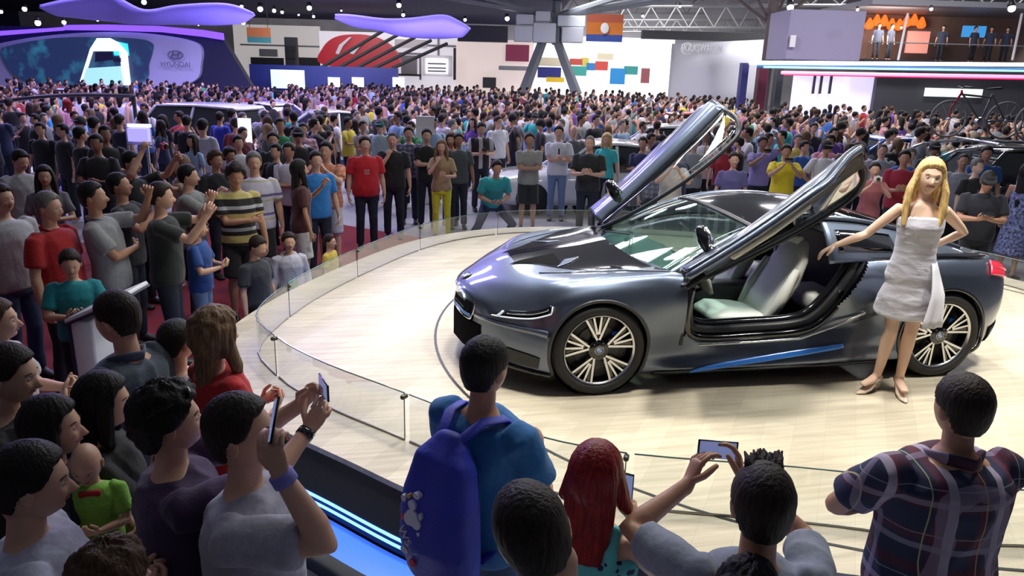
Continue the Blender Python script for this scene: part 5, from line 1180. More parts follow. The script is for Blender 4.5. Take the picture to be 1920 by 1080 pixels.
bag = remesh(bag, .01, 2); wrinkle(bag, .006, 8, 3.); bag.xf(bwl); BG = tag(bag.obj('backpack', BK, None, 'all', bo), 'blue backpack with white printed badges on the blue t-shirt man', 'backpack')
for sd in (1, -1):
    MB().tube([(sd*.04, .20, 1.41), (sd*.085, .10, 1.475), (sd*.115, -.0, 1.465), (sd*.13, -.10, 1.38), (sd*.135, -.135, 1.25), (sd*.15, -.10, 1.08), (sd*.155, .04, .96), (sd*.14, .17, .92)], [(.026, .008)]*8, 10).xf(bwl).obj('shoulder_strap', BK, BG, 'all')
PR = mat('print_white', (.55, .58, .72), .6); PRR = mat('print_pink', (.60, .06, .12), .6); PRY = mat('print_yellow', (.62, .40, .06), .6)
def disc_on(x, z, rx, rz, m, nm='printed_badge', rot=0.):
    k = (1-(abs(x)/.17)**2.8)**(1/2.8) if abs(x) < .17 else 0; y = .25+.102*k*(1 if z < 1.25 else .93)+.004; q = MB(); N = 18
    pts = [V((x+rx*math.cos(2*PI*i/N+rot), y-.35*abs(x+rx*math.cos(2*PI*i/N+rot))**2.2+.0, z+rz*math.sin(2*PI*i/N+rot))) for i in range(N)]
    q.add(pts+[p+V((0, -.02, 0)) for p in pts], [tuple(range(N))]+[(i, N+i, N+(i+1) % N, (i+1) % N) for i in range(N)]); q.xf(bwl).obj(nm, m, BG, False)
for x, z, a, b2, m in ((.045, 1.13, .033, .036, PR), (.025, 1.115, .025, .025, PR), (.07, 1.115, .022, .026, PR), (.10, 1.19, .013, .014, PR), (.02, 1.235, .017, .013, PR), (.065, 1.215, .008, .008, PRY), (.0, 1.155, .008, .015, PR), (.115, 1.10, .010, .014, PRR), (.03, 1.0, .016, .022, PR), (.05, .93, .016, .016, PRR), (.012, 1.075, .007, .008, PR), (.10, .96, .022, .014, PR), (.045, 1.185, .020, .020, PR)):
    disc_on(x, z, a, b2, m)
RB = bwl @ Matrix.Translation(V((.085, .352, 1.035))) @ Matrix.Rotation(PI, 4, 'Z') @ Matrix.Rotation(PI/2, 4, 'X') @ Matrix.Rotation(-.9, 4, 'Z')
text('WS', .055, BG, RB, PR, 'lettering', .004)
MB().tube([(.165, .22, 1.0), (.185, .23, 1.06), (.175, .22, 1.16)], [(.03, .035), (.04, .045), (.025, .03)], 12).xf(bwl).obj('side_pocket_cap', mat('grey_mesh', (.07, .06, .065), .8, bump=.6, bs=150), BG, 'all')
MB().box((.178, .24, .90), (.012, .05, .075), bev=.004).xf(bwl).obj('charm', mat('gold_black_patch', (.42, .26, .05), .5, var=.9, bs=40), BG)
phone('dark smartphone in the raised hand of the grey t-shirt man', F2, 'R', land=False, R=wrot(F2) @ Euler((.3, .5, .4)).to_matrix())
phone('black smartphone held out by the purple t-shirt man', F3)
phone('smartphone with a lit blue picture of the car above the grey t-shirt man', F13, shift=(.0, -.01, -.02), up=.02)
phone('dark phone beside the cheek of the red-haired woman', F12, 'R', land=False)
# information kiosk
kp_ = at(176, 560, 1.10); t = thing('information_kiosk', 'white information kiosk with a navy edge between teal boy and grey-blue polo man', 'kiosk', (kp_.x, kp_.y, 0), -CY)
MB().box((0, 0, .50), (.16, .42, 1.0), bev=.02).obj('pedestal', mat('kiosk_white', (.72, .73, .76), .35), t); MB().box((-.085, 0, .51), (.015, .44, 1.02)).obj('edge_trim', NAVY, t, False)
Rk = Euler((0, -.42, 0)).to_matrix(); MB().box((.10, 0, 1.08), (.44, .46, .035), Rk, bev=.01).obj('sloping_desk', bpy.data.materials['kiosk_white'], t); MB().box((.10, 0, 1.058), (.455, .475, .018), Rk).obj('desk_underside', NAVY, t, False)
# ---- the ring around the platform
STR = pattern('striped_knit', (.02, .02, .02), [('Z', 4.2, .15, .34, (.50, .42, .16), 1.), ('Z', 4.2, .62, .16, (.45, .47, .52), 1.)])
CHK = pattern('orange_check', (.55, .28, .17), [('X', 16, 0, .45, (.50, .12, .06), .6), ('Z', 16, 0, .45, (.50, .12, .06), .6)])
WST = pattern('white_purple_knit', (.55, .54, .66), [('Z', 4.5, .35, .13, (.10, .07, .25), .9), ('Z', 4.5, .6, .10, (.45, .40, .12), .7)])
FLO = mat('floral_blue', (.16, .18, .34), .8, var=.8, bs=30); BWP = pattern('black_white_jersey', (.02, .02, .025), [('X', 4.5, .3, .35, (.5, .5, .52), 1.)]); GPL = pattern('grey_plaid', (.12, .12, .18), [('X', 12, 0, .4, (.30, .30, .38), .7), ('Z', 12, 0, .4, (.04, .04, .08), .7)])
PNK = pattern('pink_stripes', (.58, .38, .46), [('Z', 11, 0, .45, (.30, .10, .18), .7)])
SH = lambda c: ('shorts', C(c))
RING = [
 ('man with bowed black hair and grey-white t-shirt by the lit floor, left edge', 34, 298, 1.74, 120, dict(top=T((.35, .35, .37)), bot=DJ, hair=('short', 'black'), nod=.3)),
 ('woman with long dark hair and grey top above the red polo man', 84, 330, 1.64, 150, dict(sex='f', top=T((.16, .15, .17)), bot=DJ, hair=('long', 'dark'), L='low')),
 ('person in pale grey t-shirt cut by the left edge beside the red polo man', 2, 372, 1.76, 110, dict(top=T((.42, .43, .47)), bot=J_, hair=('short', 'dark'), b=1.1)),
 ('grey-haired man in red polo shirt looking right behind the teal boy', 90, 388, 1.75, 95, dict(b=1.12, top=('polo', C((.40, .010, .014))), bot=DJ, hair=('short', 'grey'), belly=.2)),
 ('man in grey polo shirt with folded arms beside the red polo man', 172, 368, 1.80, 80, dict(top=('polo', C((.26, .27, .28))), bot=('jeans', DJEANS), hair=('short', 'black'), skin=1, L='up', R='cross', lean=-.12)),
 ('man in dark t-shirt tilting his head back while holding up a camera', 228, 348, 1.74, 85, dict(top=T((.02, .022, .025)), bot=DJ, hair=('short', 'black'), skin=1, L='phone', R='phone', nod=-.2)),
 ('man in black t-shirt stretching both arms up to hold a pink camera', 246, 305, 1.80, 100, dict(top=T((.010, .014, .015)), bot=DJ, hair=('short', 'black'), L=dict(w=(.16, .42, 1.68), p=(1, 0, -1), fd=(-.1, .9, .5), pn=(-1, 0, 0), c=.5), R='high')),
 ('man in dark green-black t-shirt raising his watch arm beside the pink camera', 300, 368, 1.76, 75, dict(top=T((.012, .018, .016)), bot=DJ, hair=('short', 'dark'), L='up', R=dict(w=(.25, .40, 1.50), p=(.2, -.1, -1), fd=(0, .5, .9), pn=(-1, 0, 0), c=.6), skin=0)),
 ('man in grey t-shirt bending behind the raised arms of the black t-shirt man', 352, 330, 1.72, 80, dict(top=T((.22, .23, .22)), bot=DJ, hair=('short', 'black'), L='phone', R='phone')),
 ('boy in teal t-shirt looking down beside the white kiosk', 132, 492, 1.38, 150, dict(top=T((.008, .22, .26)), bot=DJ, hair=('short', 'dark'), hs=1.1, nod=.25, L='low', R='low')),
 ('boy in blue t-shirt and light jeans standing on the red carpet', 368, 428, 1.36, 85, dict(top=T((.012, .06, .26)), bot=('jeans', LJEANS), hair=('short', 'brown'), hs=1.1, L='low', R='low')),
 ('man in yellow, black and white striped t-shirt looking down', 440, 326, 1.76, 150, dict(top=('tee', STR), bot=('shorts', BLACK), hair=('messy', 'dark'), skin=1, nod=.25, L='down', R='cross')),
 ('man in white jersey with purple and yellow bands beside the striped t-shirt man', 476, 304, 1.78, 155, dict(top=('tee', WST), bot=('shorts', BLACK), hair=('short', 'grey'), b=1.1)),
 ('dark-haired man in black patterned t-shirt behind the white jersey man', 512, 262, 1.76, 165, dict(top=T((.02, .025, .025)), bot=DJ, hair=('short', 'black'), L='low')),
 ('woman in maroon top and white shorts with long black hair, her back half turned', 560, 318, 1.68, 60, dict(sex='f', top=T((.075, .018, .022)), bot=SH((.62, .62, .56)), hair=('long', 'black'), skin=1, L='phone', R='down', extra=dict(hl=.36))),
 ('person in bright blue t-shirt half hidden behind the maroon top woman', 592, 300, 1.70, 150, dict(top=T((.02, .18, .50)), bot=DJ, hair=('short', 'dark'))),
 ('man in orange checked shirt and white shorts photographing with raised arms', 612, 282, 1.78, 185, dict(top=('tee', CHK), bot=SH((.50, .52, .58)), hair=('short', 'black'), L='phone', R='phone', b=1.05)),
 ('man in red t-shirt with white chest print and dark jeans at the glass', 684, 270, 1.76, 160, dict(top=T((.50, .010, .018)), bot=('jeans', DJEANS), hair=('short', 'dark'), skin=0, b=1.1, belly=.15)),
 ('man in black t-shirt, hand at chin, right of the red t-shirt man', 736, 262, 1.76, 175, dict(top=T((.010, .012, .012)), bot=('jeans', DJEANS), hair=('buzz', 'dark'), b=1.08, R='chin')),
 ('man in grey plaid shirt over dark trousers between black tops', 766, 250, 1.76, 170, dict(top=('tee', GPL), bot=DJ, hair=('short', 'black'))),
 ('man in black t-shirt left of the yellow trousers woman', 800, 254, 1.76, 170, dict(top=T((.009, .010, .009)), bot=DJ, hair=('short', 'black'), L='cross', R='cross')),
 ('woman in bright yellow trousers and tan top with long light brown hair', 828, 275, 1.66, 178, dict(sex='f', top=T((.36, .24, .13)), bot=('jeans', C((.62, .60, .02))), hair=('long', 'light'), skin=0, L='low', R='chin', extra=dict(hl=.38, hw=1.05))),
 ('person in dark grey t-shirt right behind the yellow trousers woman', 860, 262, 1.70, 170, dict(top=T((.06, .07, .07)), bot=DJ, hair=('short', 'dark'), skin=2)),
 ('man in black and white jersey looking down at his camera', 902, 240, 1.78, 165, dict(top=('tee', BWP), bot=DJ, hair=('short', 'dark'), L='low', R='low', nod=.2)),
 ('man in white shirt behind the black and white jersey', 934, 228, 1.80, 140, dict(top=T((.66, .66, .68)), bot=DJ, hair=('short', 'dark'), b=1.1)),
 ('man in grey-beige t-shirt and dark shorts with folded arms', 993, 262, 1.74, 175, dict(top=T((.30, .29, .26)), bot=SH((.02, .022, .02)), hair=('short', 'dark'), skin=1, L='cross', R='cross')),
 ('man in white shirt with sunglasses on the collar and light blue jeans', 1048, 248, 1.80, 185, dict(top=('polo', C((.62, .63, .70))), bot=('jeans', LJEANS), hair=('short', 'black'), b=1.05, L='low', R='cross', skin=0)),
 ('man in black polo shirt with cropped grey hair left of the far open door', 1106, 268, 1.78, 190, dict(top=('polo', C((.016, .018, .018))), bot=DJ, hair=('buzz', 'grey'), b=1.1, L='low', R='low')),
 ('bald man with glasses peering out between the white shirt and black polo', 1076, 246, 1.76, 180, dict(top=T((.10, .10, .11)), bot=DJ, hair=('bald', 'dark'))),
 ('person in turquoise top glimpsed behind the black polo man', 1138, 262, 1.66, 190, dict(sex='f', top=T((.05, .50, .52)), bot=DJ, hair=('bob', 'blond'))),
 ('grey-haired man in grey t-shirt seen through the far door window', 1302, 268, 1.76, 180, dict(top=T((.28, .29, .31)), bot=DJ, hair=('short', 'grey'), L='cross', R='cross')),
 ('man in pale shirt seen through the far door, left of the grey-haired man', 1262, 292, 1.70, 185, dict(top=T((.5, .48, .46)), bot=DJ, hair=('short', 'dark'), L='phone', R='phone')),
 ('person in checked grey shirt behind the windscreen top', 1232, 282, 1.72, 175, dict(top=('tee', GPL), bot=DJ, hair=('messy', 'dark'))),
 ('woman in slate blue top with short dark hair above the car roof', 1376, 300, 1.62, 185, dict(sex='f', top=T((.11, .10, .26)), bot=DJ, hair=('short', 'dark'), b=1.2, hs=1.05)),
 ('person with reddish face and red top behind the slate blue top woman', 1360, 272, 1.68, 190, dict(sex='f', top=T((.36, .02, .04)), bot=DJ, hair=('bob', 'brown'))),
 ('man in lilac shirt raising both arms above the car roof', 1430, 268, 1.74, 180, dict(top=T((.26, .22, .52)), bot=DJ, hair=('short', 'dark'), skin=2, L='high', R='phone')),
 ('man in bright yellow t-shirt photographing over the car roof', 1474, 284, 1.72, 190, dict(top=T((.72, .58, .02)), bot=DJ, hair=('short', 'dark'), skin=1, L='phone', R='phone', b=1.05)),
 ('person in yellow top behind the bright yellow t-shirt photographer', 1496, 262, 1.70, 185, dict(top=T((.62, .50, .10)), bot=DJ, hair=('short', 'grey'))),
 ('man in navy t-shirt upright behind the near door tip', 1526, 240, 1.80, 185, dict(top=T((.012, .014, .035)), bot=DJ, hair=('short', 'black'), skin=0)),
 ('man with pale shirt and dark hair just left of the near door tip', 1548, 270, 1.70, 185, dict(top=T((.4, .4, .42)), bot=DJ, hair=('short', 'dark'))),
 ('woman in rose top photographing between the near door and the maroon t-shirt man', 1640, 318, 1.62, 195, dict(sex='f', top=('tee', C((.34, .10, .11))), bot=DJ, hair=('pony', 'dark'), L='phone', R='phone', skin=0)),
 ('man in maroon red t-shirt left of the blond model', 1696, 296, 1.76, 200, dict(top=T((.30, .014, .035)), bot=DJ, hair=('short', 'black'), L='low', R='low', b=1.05, skin=1)),
 ('grey-clad man with cropped hair behind the rose top photographer', 1655, 282, 1.70, 200, dict(top=T((.30, .30, .33)), bot=DJ, hair=('buzz', 'dark'), b=1.1)),
 ('man with dark skin and black t-shirt just behind the model head', 1752, 278, 1.78, 190, dict(top=T((.02, .02, .022)), bot=DJ, hair=('cap', 'dark'), skin=2)),
 ('man in light grey polo with cropped hair right of the model', 1806, 302, 1.72, 200, dict(top=('polo', C((.28, .30, .34))), bot=DJ, hair=('buzz', 'dark'), skin=1)),
 ('tall man in royal blue shirt behind the navy polo man', 1850, 288, 1.80, 200, dict(top=T((.015, .08, .26)), bot=DJ, hair=('short', 'black'), skin=1)),
 ('man in navy polo shirt and black cap looking down at his phone', 1843, 338, 1.74, 200, dict(top=('polo', C((.010, .012, .022))), bot=BT, hair=('cap', 'black'), skin=1, L='low', R='low', nod=.3, b=1.1)),
 ('woman with long black hair and blue floral dress at the right edge', 1926, 322, 1.70, 60, dict(sex='f', top=('dress', FLO, .40), bot=('none', None), hair=('long', 'black'), skin=1, L='down', R='down', extra=dict(hl=.5, front=.2))),
 ('man in white-grey t-shirt seen from behind before the white van', 380, 236, 1.80, 10, dict(top=T((.46, .46, .52)), bot=('jeans', LJEANS), hair=('short', 'black'))),
 ('man in black t-shirt with his back turned beside the lit white floor', 150, 252, 1.74, 40, dict(top=T((.010, .010, .011)), bot=DJ, hair=('short', 'black'))),
 ('taller man in black left of the lilac information board', 176, 232, 1.80, 20, dict(top=T((.012, .012, .018)), bot=DJ, hair=('short', 'black'))),
 ('person in navy clothes touching the left side of the lilac information board', 224, 226, 1.76, 15, dict(top=T((.012, .014, .03)), bot=DJ, hair=('short', 'dark'))),
 ('dark-haired woman with shoulder bag strap right of the lilac information board', 305, 226, 1.68, 20, dict(sex='f', top=T((.02, .018, .03)), bot=DJ, hair=('long', 'dark'))),
 ('broad person in black left of the white-grey t-shirt man', 350, 228, 1.74, 5, dict(top=T((.010, .010, .012)), bot=DJ, hair=('short', 'black'), b=1.15)),
 ('person in royal blue top before the white van', 412, 220, 1.72, 20, dict(top=T((.03, .05, .48)), bot=DJ, hair=('short', 'dark'))),
 ('person in dark violet top right of the royal blue top', 434, 214, 1.78, 30, dict(top=T((.05, .04, .12)), bot=DJ, hair=('short', 'dark'))),
 ('man in bright sky blue t-shirt standing on the violet lit floor', 88, 208, 1.74, 60, dict(top=T((.04, .30, .72)), bot=SH((.35, .35, .5)), hair=('short', 'dark'))),
 ('person in pink top facing the sky blue t-shirt man', 126, 196, 1.72, -60, dict(sex='f', top=T((.68, .32, .45)), bot=('jeans', C((.4, .4, .6))), hair=('bob', 'red'))),
 ('person with white cap and white t-shirt near the white cars', 492, 214, 1.76, 150, dict(top=T((.62, .60, .68)), bot=DJ, hair=('cap', 'grey'), extra=dict(cap=C((.7, .7, .72))))),
 ('man in pink and white striped shirt behind the checked shirt man', 568, 242, 1.70, 160, dict(top=('tee', PNK), bot=DJ, hair=('short', 'dark'))),
 ('person with teal cap and pale blue shirt behind the red t-shirt man', 712, 236, 1.74, 185, dict(top=T((.36, .48, .50)), bot=DJ, hair=('cap', 'dark'), extra=dict(cap=C((.01, .10, .11))))),
 ('person with orange top behind the yellow trousers woman', 846, 262, 1.66, 185, dict(top=T((.75, .16, .03)), bot=DJ, hair=('bob', 'brown'))),
 ('man in blue shorts and white shirt raising a hand by the white panels', 680, 186, 1.80, 10, dict(top=T((.66, .64, .62)), bot=SH((.02, .22, .45)), hair=('short', 'brown'), R='up')),
 ('person in maroon clothes in front of the pink camera crowd', 455, 250, 1.62, 120, dict(top=T((.12, .02, .03)), bot=DJ, hair=('short', 'dark'))),
 ('curly-haired person in black behind the striped t-shirt man', 404, 300, 1.68, 130, dict(top=T((.014, .014, .016)), bot=DJ, hair=('messy', 'brown'), skin=1)),
 ('person in dark red top seated by the carpet behind the white jersey', 430, 292, 1.6, 130, dict(top=T((.10, .014, .02)), bot=DJ, hair=('messy', 'dark'), skin=2)),
]
RI = {}
for lb, px, py, h, fa, kw in RING:
    RI[lb.split(' ')[3] if False else lb] = spec(lb, px, py, h, fa, lod=1, **kw)
def R_(s): return next(v for k, v in RI.items() if s in k)
phone('pink camera held up by the black t-shirt man with outstretched arms', R_('pink camera'), 'LR', 'camera', cm=mat('pink_camera', (.40, .05, .12), .35))
phone('silver camera before the face of the dark t-shirt man', R_('tilting his head back'), 'LR', 'camera'); phone('small white camera of the rose top photographer', R_('rose top photographing'), 'LR', 'camera', cm=WHITE)
phone('smartphone of the yellow t-shirt photographer', R_('bright yellow t-shirt photographing')); phone('phone held low by the navy polo man with the cap', R_('black cap'), tiltx=-1.)
phone('phone raised by the lilac shirt man', R_('lilac shirt'), 'R'); phone('camera lowered before the black and white jersey', R_('black and white jersey looking'), 'LR', 'camera'); phone('camera of the orange checked shirt man', R_('orange checked'), 'LR', 'camera')
r_ = R_('white chest print'); text('III', .11, r_['root'], Matrix.Translation(V((0, -.158, 1.24))) @ Matrix.Rotation(PI/2, 4, 'X') @ Matrix.Rotation(PI/2, 4, 'Z'), C((.62, .45, .45)), 'chest_print', .012)
r_ = R_('sunglasses on the collar'); MB().tube([(.02, -.15, 1.36), (.02, -.155, 1.26)], [(.012, .006), (.02, .006)], 10).obj('sunglasses', GLOSS, r_['root'], 'all')
# crouching and sitting ones
spec('man in teal t-shirt crouching forward with a camera at the glass', 933, 305, 1.76, 165, zh=1.36, lod=1, top=T((.02, .30, .30)), bot=('jeans', C((.03, .04, .08), 'denim')), hair=('short', 'black'), skin=1, lean=.55, nod=-.35, L='low', R='low', legs={1: dict(k=(.30, -.28, .62), a=(.32, .08, .385)), -1: dict(k=(-.28, -.26, .60), a=(-.30, .1, .385))})
SIT = {1: dict(k=(.20, -.38, 1.02), a=(.12, -.40, .66)), -1: dict(k=(-.20, -.36, 1.0), a=(-.14, -.42, .66))}
def sitting(label, px, py, h, fa, **k):
    s = h/1.75; zc = (1.645-.72)*s; p = at(px, py, zc)
    for _ in range(30):
        if not inside(p, RIMO): break
        p = p+(V((p.x, p.y, 0))-V((3, .7, 0))).normalized()*.05
    OCC.append((p.x, p.y)); i = person(label, (p.x, p.y, -.60*s), yaw_of(fa), h, legs=SIT, lod=1, **k)
    return i
sitting('man in white and purple jersey sitting on the carpet photographing', 455, 412, 1.74, 120, top=('tee', WST), bot=('jeans', LJEANS), hair=('buzz', 'dark'), L='phone', R='phone', skin=1)
hk = sitting('child in white hoodie with green numbers on the back, sitting by the platform', 542, 470, 1.40, 150, top=('hoodie', C((.50, .50, .60))), bot=DJ, hair=('short', 'dark'), hs=1.1)
text('B2', .16, hk['root'], Matrix.Translation(V((0, -.158, 1.06))) @ Matrix.Rotation(PI/2, 4, 'X'), C((.02, .50, .28)), 'green_number', .014)
sitting('small child in yellow shirt sitting by the platform corner', 618, 466, 1.15, 100, top=T((.60, .45, .06)), bot=DJ, hair=('short', 'dark'), hs=1.12)
sitting('person in dark clothes sitting between the jersey man and the carpet edge', 478, 478, 1.6, 110, top=T((.03, .035, .05)), bot=DJ, hair=('short', 'dark'), nod=.3)
# ------------------------------------------------------------------ other show cars, bicycles
def show_car(label, px, py, D, fa, paint, kind='sedan', L=4.4, Wd=1.8, Hh=1.45, group=None, name='parked_car', zr=None):
    q = dep(px, py, D); t = thing(name, label, 'car', (q.x, q.y, 0), yaw_of(fa)+PI/2, group); hl, hw = L/2, Wd/2   # nose towards -X
    van = kind == 'suv'; belt = Hh*(.60 if not van else .58); hood = belt*(1.02 if not van else 1.05)
    pr = [(-hl, .35, .55, .8), (-hl+.08, .28, .66, .9), (-hl+.5, .20, hood*.88, .98), (-hl+1.15, .20, hood*.97, 1), (-hl+1.7, .20, belt, 1), (0, .2, belt*1.01, 1), (hl-.9, .2, belt*1.05, 1), (hl-.35, .22, belt*(1.06 if not van else 1.08), .98), (hl-.06, .28, belt*.98, .93), (hl, .38, belt*.75, .85)]
    m = MB(); rows = []
    for x, z0, z1, w in crv([(a, b, c) for a, b, c, d in pr], 3) and [(p.x, p.y, p.z, 1) for p in crv([(a, b, c) for a, b, c, d in pr], 3)]:
        e = min(1, max(0, (hl-abs(x))/.5)); ww = hw*(.80+.20*smooth01(e)**.5)
        rows.append([V((x, -ww*.94, z0)), V((x, -ww, z0+.15)), V((x, -ww, (z0+z1)/2)), V((x, -ww*.97, z1-.08)), V((x, -ww*.88, z1)), V((x, 0, z1+.03)), V((x, ww*.88, z1)), V((x, ww*.97, z1-.08)), V((x, ww, (z0+z1)/2)), V((x, ww, z0+.15)), V((x, ww*.94, z0))])
    m.grid(rows, closed=True); k = len(rows[0]); m.f += [tuple(range(k)), tuple(len(m.v)-1-i for i in range(k))]; m.m += [0, 0]; m.obj('body', paint, t, 'all')
    x0, x1 = (-hl+1.25, hl-.35) if not van else (-hl+1.15, hl-.12); r0, r1 = (-hl+2.0, hl-1.15) if not van else (-hl+1.75, hl-.42)
    def tr_(x, z, w): return [V((x, -w, z)), V((x, w, z))]
    B_ = [(x0, hw*.86), (x1, hw*.84)]; g = MB(); bz = belt*.99
    v = [V((x0, -hw*.86, bz)), V((x1, -hw*.84, bz)), V((x1, hw*.84, bz)), V((x0, hw*.86, bz)), V((r0, -hw*.66, Hh-.04)), V((r1, -hw*.66, Hh-.04)), V((r1, hw*.66, Hh-.04)), V((r0, hw*.66, Hh-.04))]
    g.add(v, [(0, 1, 5, 4), (1, 2, 6, 5), (2, 3, 7, 6), (3, 0, 4, 7), (4, 5, 6, 7), (3, 2, 1, 0)]); g.obj('windows', mat('car_window', (.02, .025, .03), .08, coat=.5) if 'car_window' not in bpy.data.materials else bpy.data.materials['car_window'], t, False)
    MB().tube([(r0-.04, 0, Hh-.03), (r0+.3, 0, Hh), ((r0+r1)/2, 0, Hh+.02), (r1, 0, Hh-.02), (r1+.06, 0, Hh-.05)], [(hw*.66, .03), (hw*.69, .045), (hw*.70, .05), (hw*.69, .045), (hw*.64, .03)], 20, (0, 1, 0), sq=3.5).obj('roof', paint, t, 'all')
    for s in (-1, 1):
        for a, b in ((v[0], v[4]), (v[1], v[5]), (v[0].lerp(v[1], .5), v[4].lerp(v[5], .5))):
            MB().tube([V((a.x, abs(a.y)*s, a.z)), V((b.x, abs(b.y)*s, b.z))], .035, 8).obj('roof_pillar', paint, t, 'all')
        for x in (-hl+.85, hl-.85):
            w_ = MB().tube([(x, s*(hw-.20), .33), (x, s*(hw+.01), .33)], .33, 20, (1, 0, 0), cap=.1).obj('wheel', RUBBER, t); MB().tube([(x, s*(hw+.0), .33), (x, s*(hw+.02), .33)], .22, 10, (1, 0, 0), cap=.1).obj('rim', SILV, w_)
        MB().ball((-hl+.22, s*hw*.68, hood*.80), (.16, .18, .07), None, 12, 8).obj('headlamp', LEDW, t, 'all'); MB().ball((hl-.10, s*hw*.72, belt*.90), (.10, .16, .10), None, 12, 8).obj('tail_lamp', REDL, t, 'all')
        MB().box((-hl+1.55, s*(hw+.08), belt+.06), (.1, .2, .12), bev=.03).obj('wing_mirror', paint, t)
    OCCR.append((q.x, q.y, L/2+.4, Wd/2+.35, t.rotation_euler.z)); return t
OCCR = []
WP_ = mat('white_car_paint', (.78, .78, .80), .25, coat=1.); SP_ = mat('silver_car_paint', (.55, .58, .60), .25, metal=.6, coat=1.); RP_ = mat('red_car_paint', (.55, .02, .03), .25, coat=1.); BP_ = mat('black_car_paint', (.012, .012, .015), .15, coat=1.); UP_ = mat('blue_car_paint', (.05, .12, .40), .25, metal=.5, coat=1.)
show_car('white boxy van behind the white-grey t-shirt man in the violet light', 352, 210, 19, -75, WP_, 'suv', 4.4, 1.85, 1.75)
show_car('white car with a dark roof behind the white-capped person', 520, 190, 25, 110, WP_, 'sedan', 4.4, 1.8, 1.5)
show_car('white hatchback behind the checked shirt man, right of the other white car', 650, 200, 22, 60, WP_, 'sedan', 4.2, 1.8, 1.5)
show_car('white and beige car low before the violet stage screen', 135, 158, 34, 95, WP_, 'sedan', 4.5, 1.8, 1.4)
SC1 = show_car('silver car right behind the far open door', 1240, 218, 19.5, -80, SP_, 'sedan', 4.6, 1.85, 1.5)
show_car('white car behind the black polo man, left of the far open door', 1110, 236, 15.6, -95, WP_, 'sedan', 4.3, 1.8, 1.4)
show_car('bright red car in the crowd beyond the silver car', 1270, 186, 27, -95, RP_, 'sedan', 4.4, 1.8, 1.45)
show_car('blue and silver car in the crowd left of the bicycle car', 1660, 232, 19, -85, UP_, 'sedan', 4.4, 1.8, 1.4)
SUV = show_car('black estate car with bright roof rails carrying bicycles, behind the navy polo man', 1905, 300, 14.0, -88, BP_, 'suv', 4.7, 1.9, 1.66)
RX = MB()
for s in (-1, 1): RX.tube([(-1.55, s*.62, 1.62), (-1.25, s*.63, 1.70), (0, s*.63, 1.73), (1.7, s*.62, 1.70)], [(.02, .025)]*4, 8); 
for k, s in enumerate((-1, 1)):
    MB().tube([(-1.75, s*.66, 1.50), (-1.45, s*.64, 1.64), (-.9, s*.63, 1.715), (.3, s*.63, 1.735), (1.8, s*.62, 1.70)], [(.028, .03)]*5, 8).obj('roof_rail', CHROME, SUV, 'all')
for x in (-.8, .6): MB().tube([(x, -.75, 1.78), (x, .75, 1.78)], [(.03, .02)]*2, 8, (1, 0, 0)).obj('roof_bar', SILV, SUV, 'all')
def bicycle(label, M0, c, fork):
    t = thing('bicycle', label, 'bicycle', M0.to_translation(), 0); t.rotation_euler = M0.to_euler(); t['group'] = 'bicycles on the roof rack'
    for x in (-.52, .52):
        w_ = MB().tube([(x+.33*math.cos(i*PI/18), 0, .34+.33*math.sin(i*PI/18)) for i in range(37)], .019, 8, (0, 1, 0), cap=0).obj('wheel', mat('bike_tyre', (.30, .30, .30), .6) if 'bike_tyre' not in bpy.data.materials else bpy.data.materials['bike_tyre'], t, 'all'); sp = MB()
        for i in range(12): sp.tube([(x, 0, .34), (x+.32*math.cos(i*PI/6), 0, .34+.32*math.sin(i*PI/6))], .003, 4, cap=0)
        sp.tube([(x, -.04, .34), (x, .04, .34)], .025, 8); sp.obj('spokes', SILV, w_)
    f = MB(); bb, hd_, st = V((.08, 0, .30)), V((-.36, 0, .82)), V((.20, 0, .80))
    for a, b in ((bb, hd_), (bb, st), (st+V((-.02, 0, -.05)), hd_+V((.01, 0, -.03))), (bb, V((.52, 0, .34))), (st, V((.52, 0, .34)))): f.tube([a, b], .019, 8)
    f.obj('frame', c, t, 'all'); MB().tube([hd_+V((-.01, 0, .04)), hd_, V((-.50, 0, .55)), V((-.52, 0, .34))], [.02, .022, .018, .014], 8).obj('fork', fork, t, 'all')
    MB().tube([(-.30, -.28, .92), (-.38, -.1, .93), (-.36, 0, .90), (-.38, .1, .93), (-.30, .28, .92)], .013, 8).obj('handlebar', SATIN, t, 'all')
    MB().tube([(.10, 0, .90), (.20, 0, .91), (.33, 0, .92)], [(.02, .015), (.05, .02), (.075, .025)], 10, (0, 1, 0)).obj('saddle', SATIN, t, 'all'); MB().tube([(.08, -.05, .30), (.08, .05, .30)], .09, 16, (1, 0, 0), cap=.05).obj('chain_ring', SILV, t)
SM = SUV.matrix_basis if False else Matrix.Translation(SUV.location) @ SUV.rotation_euler.to_matrix().to_4x4()
bicycle('grey bicycle with red fork upright on the roof rack, left one', SM @ Matrix.Translation((-.70, .30, 1.80)), mat('bike_grey', (.12, .12, .13), .3, coat=.5), mat('bike_red', (.60, .02, .04), .3, coat=.5))
bicycle('black bicycle on the roof rack behind the one with red fork', SM @ Matrix.Translation((.55, -.25, 1.80)), BP_, mat('bike_dark', (.05, .05, .06), .4))
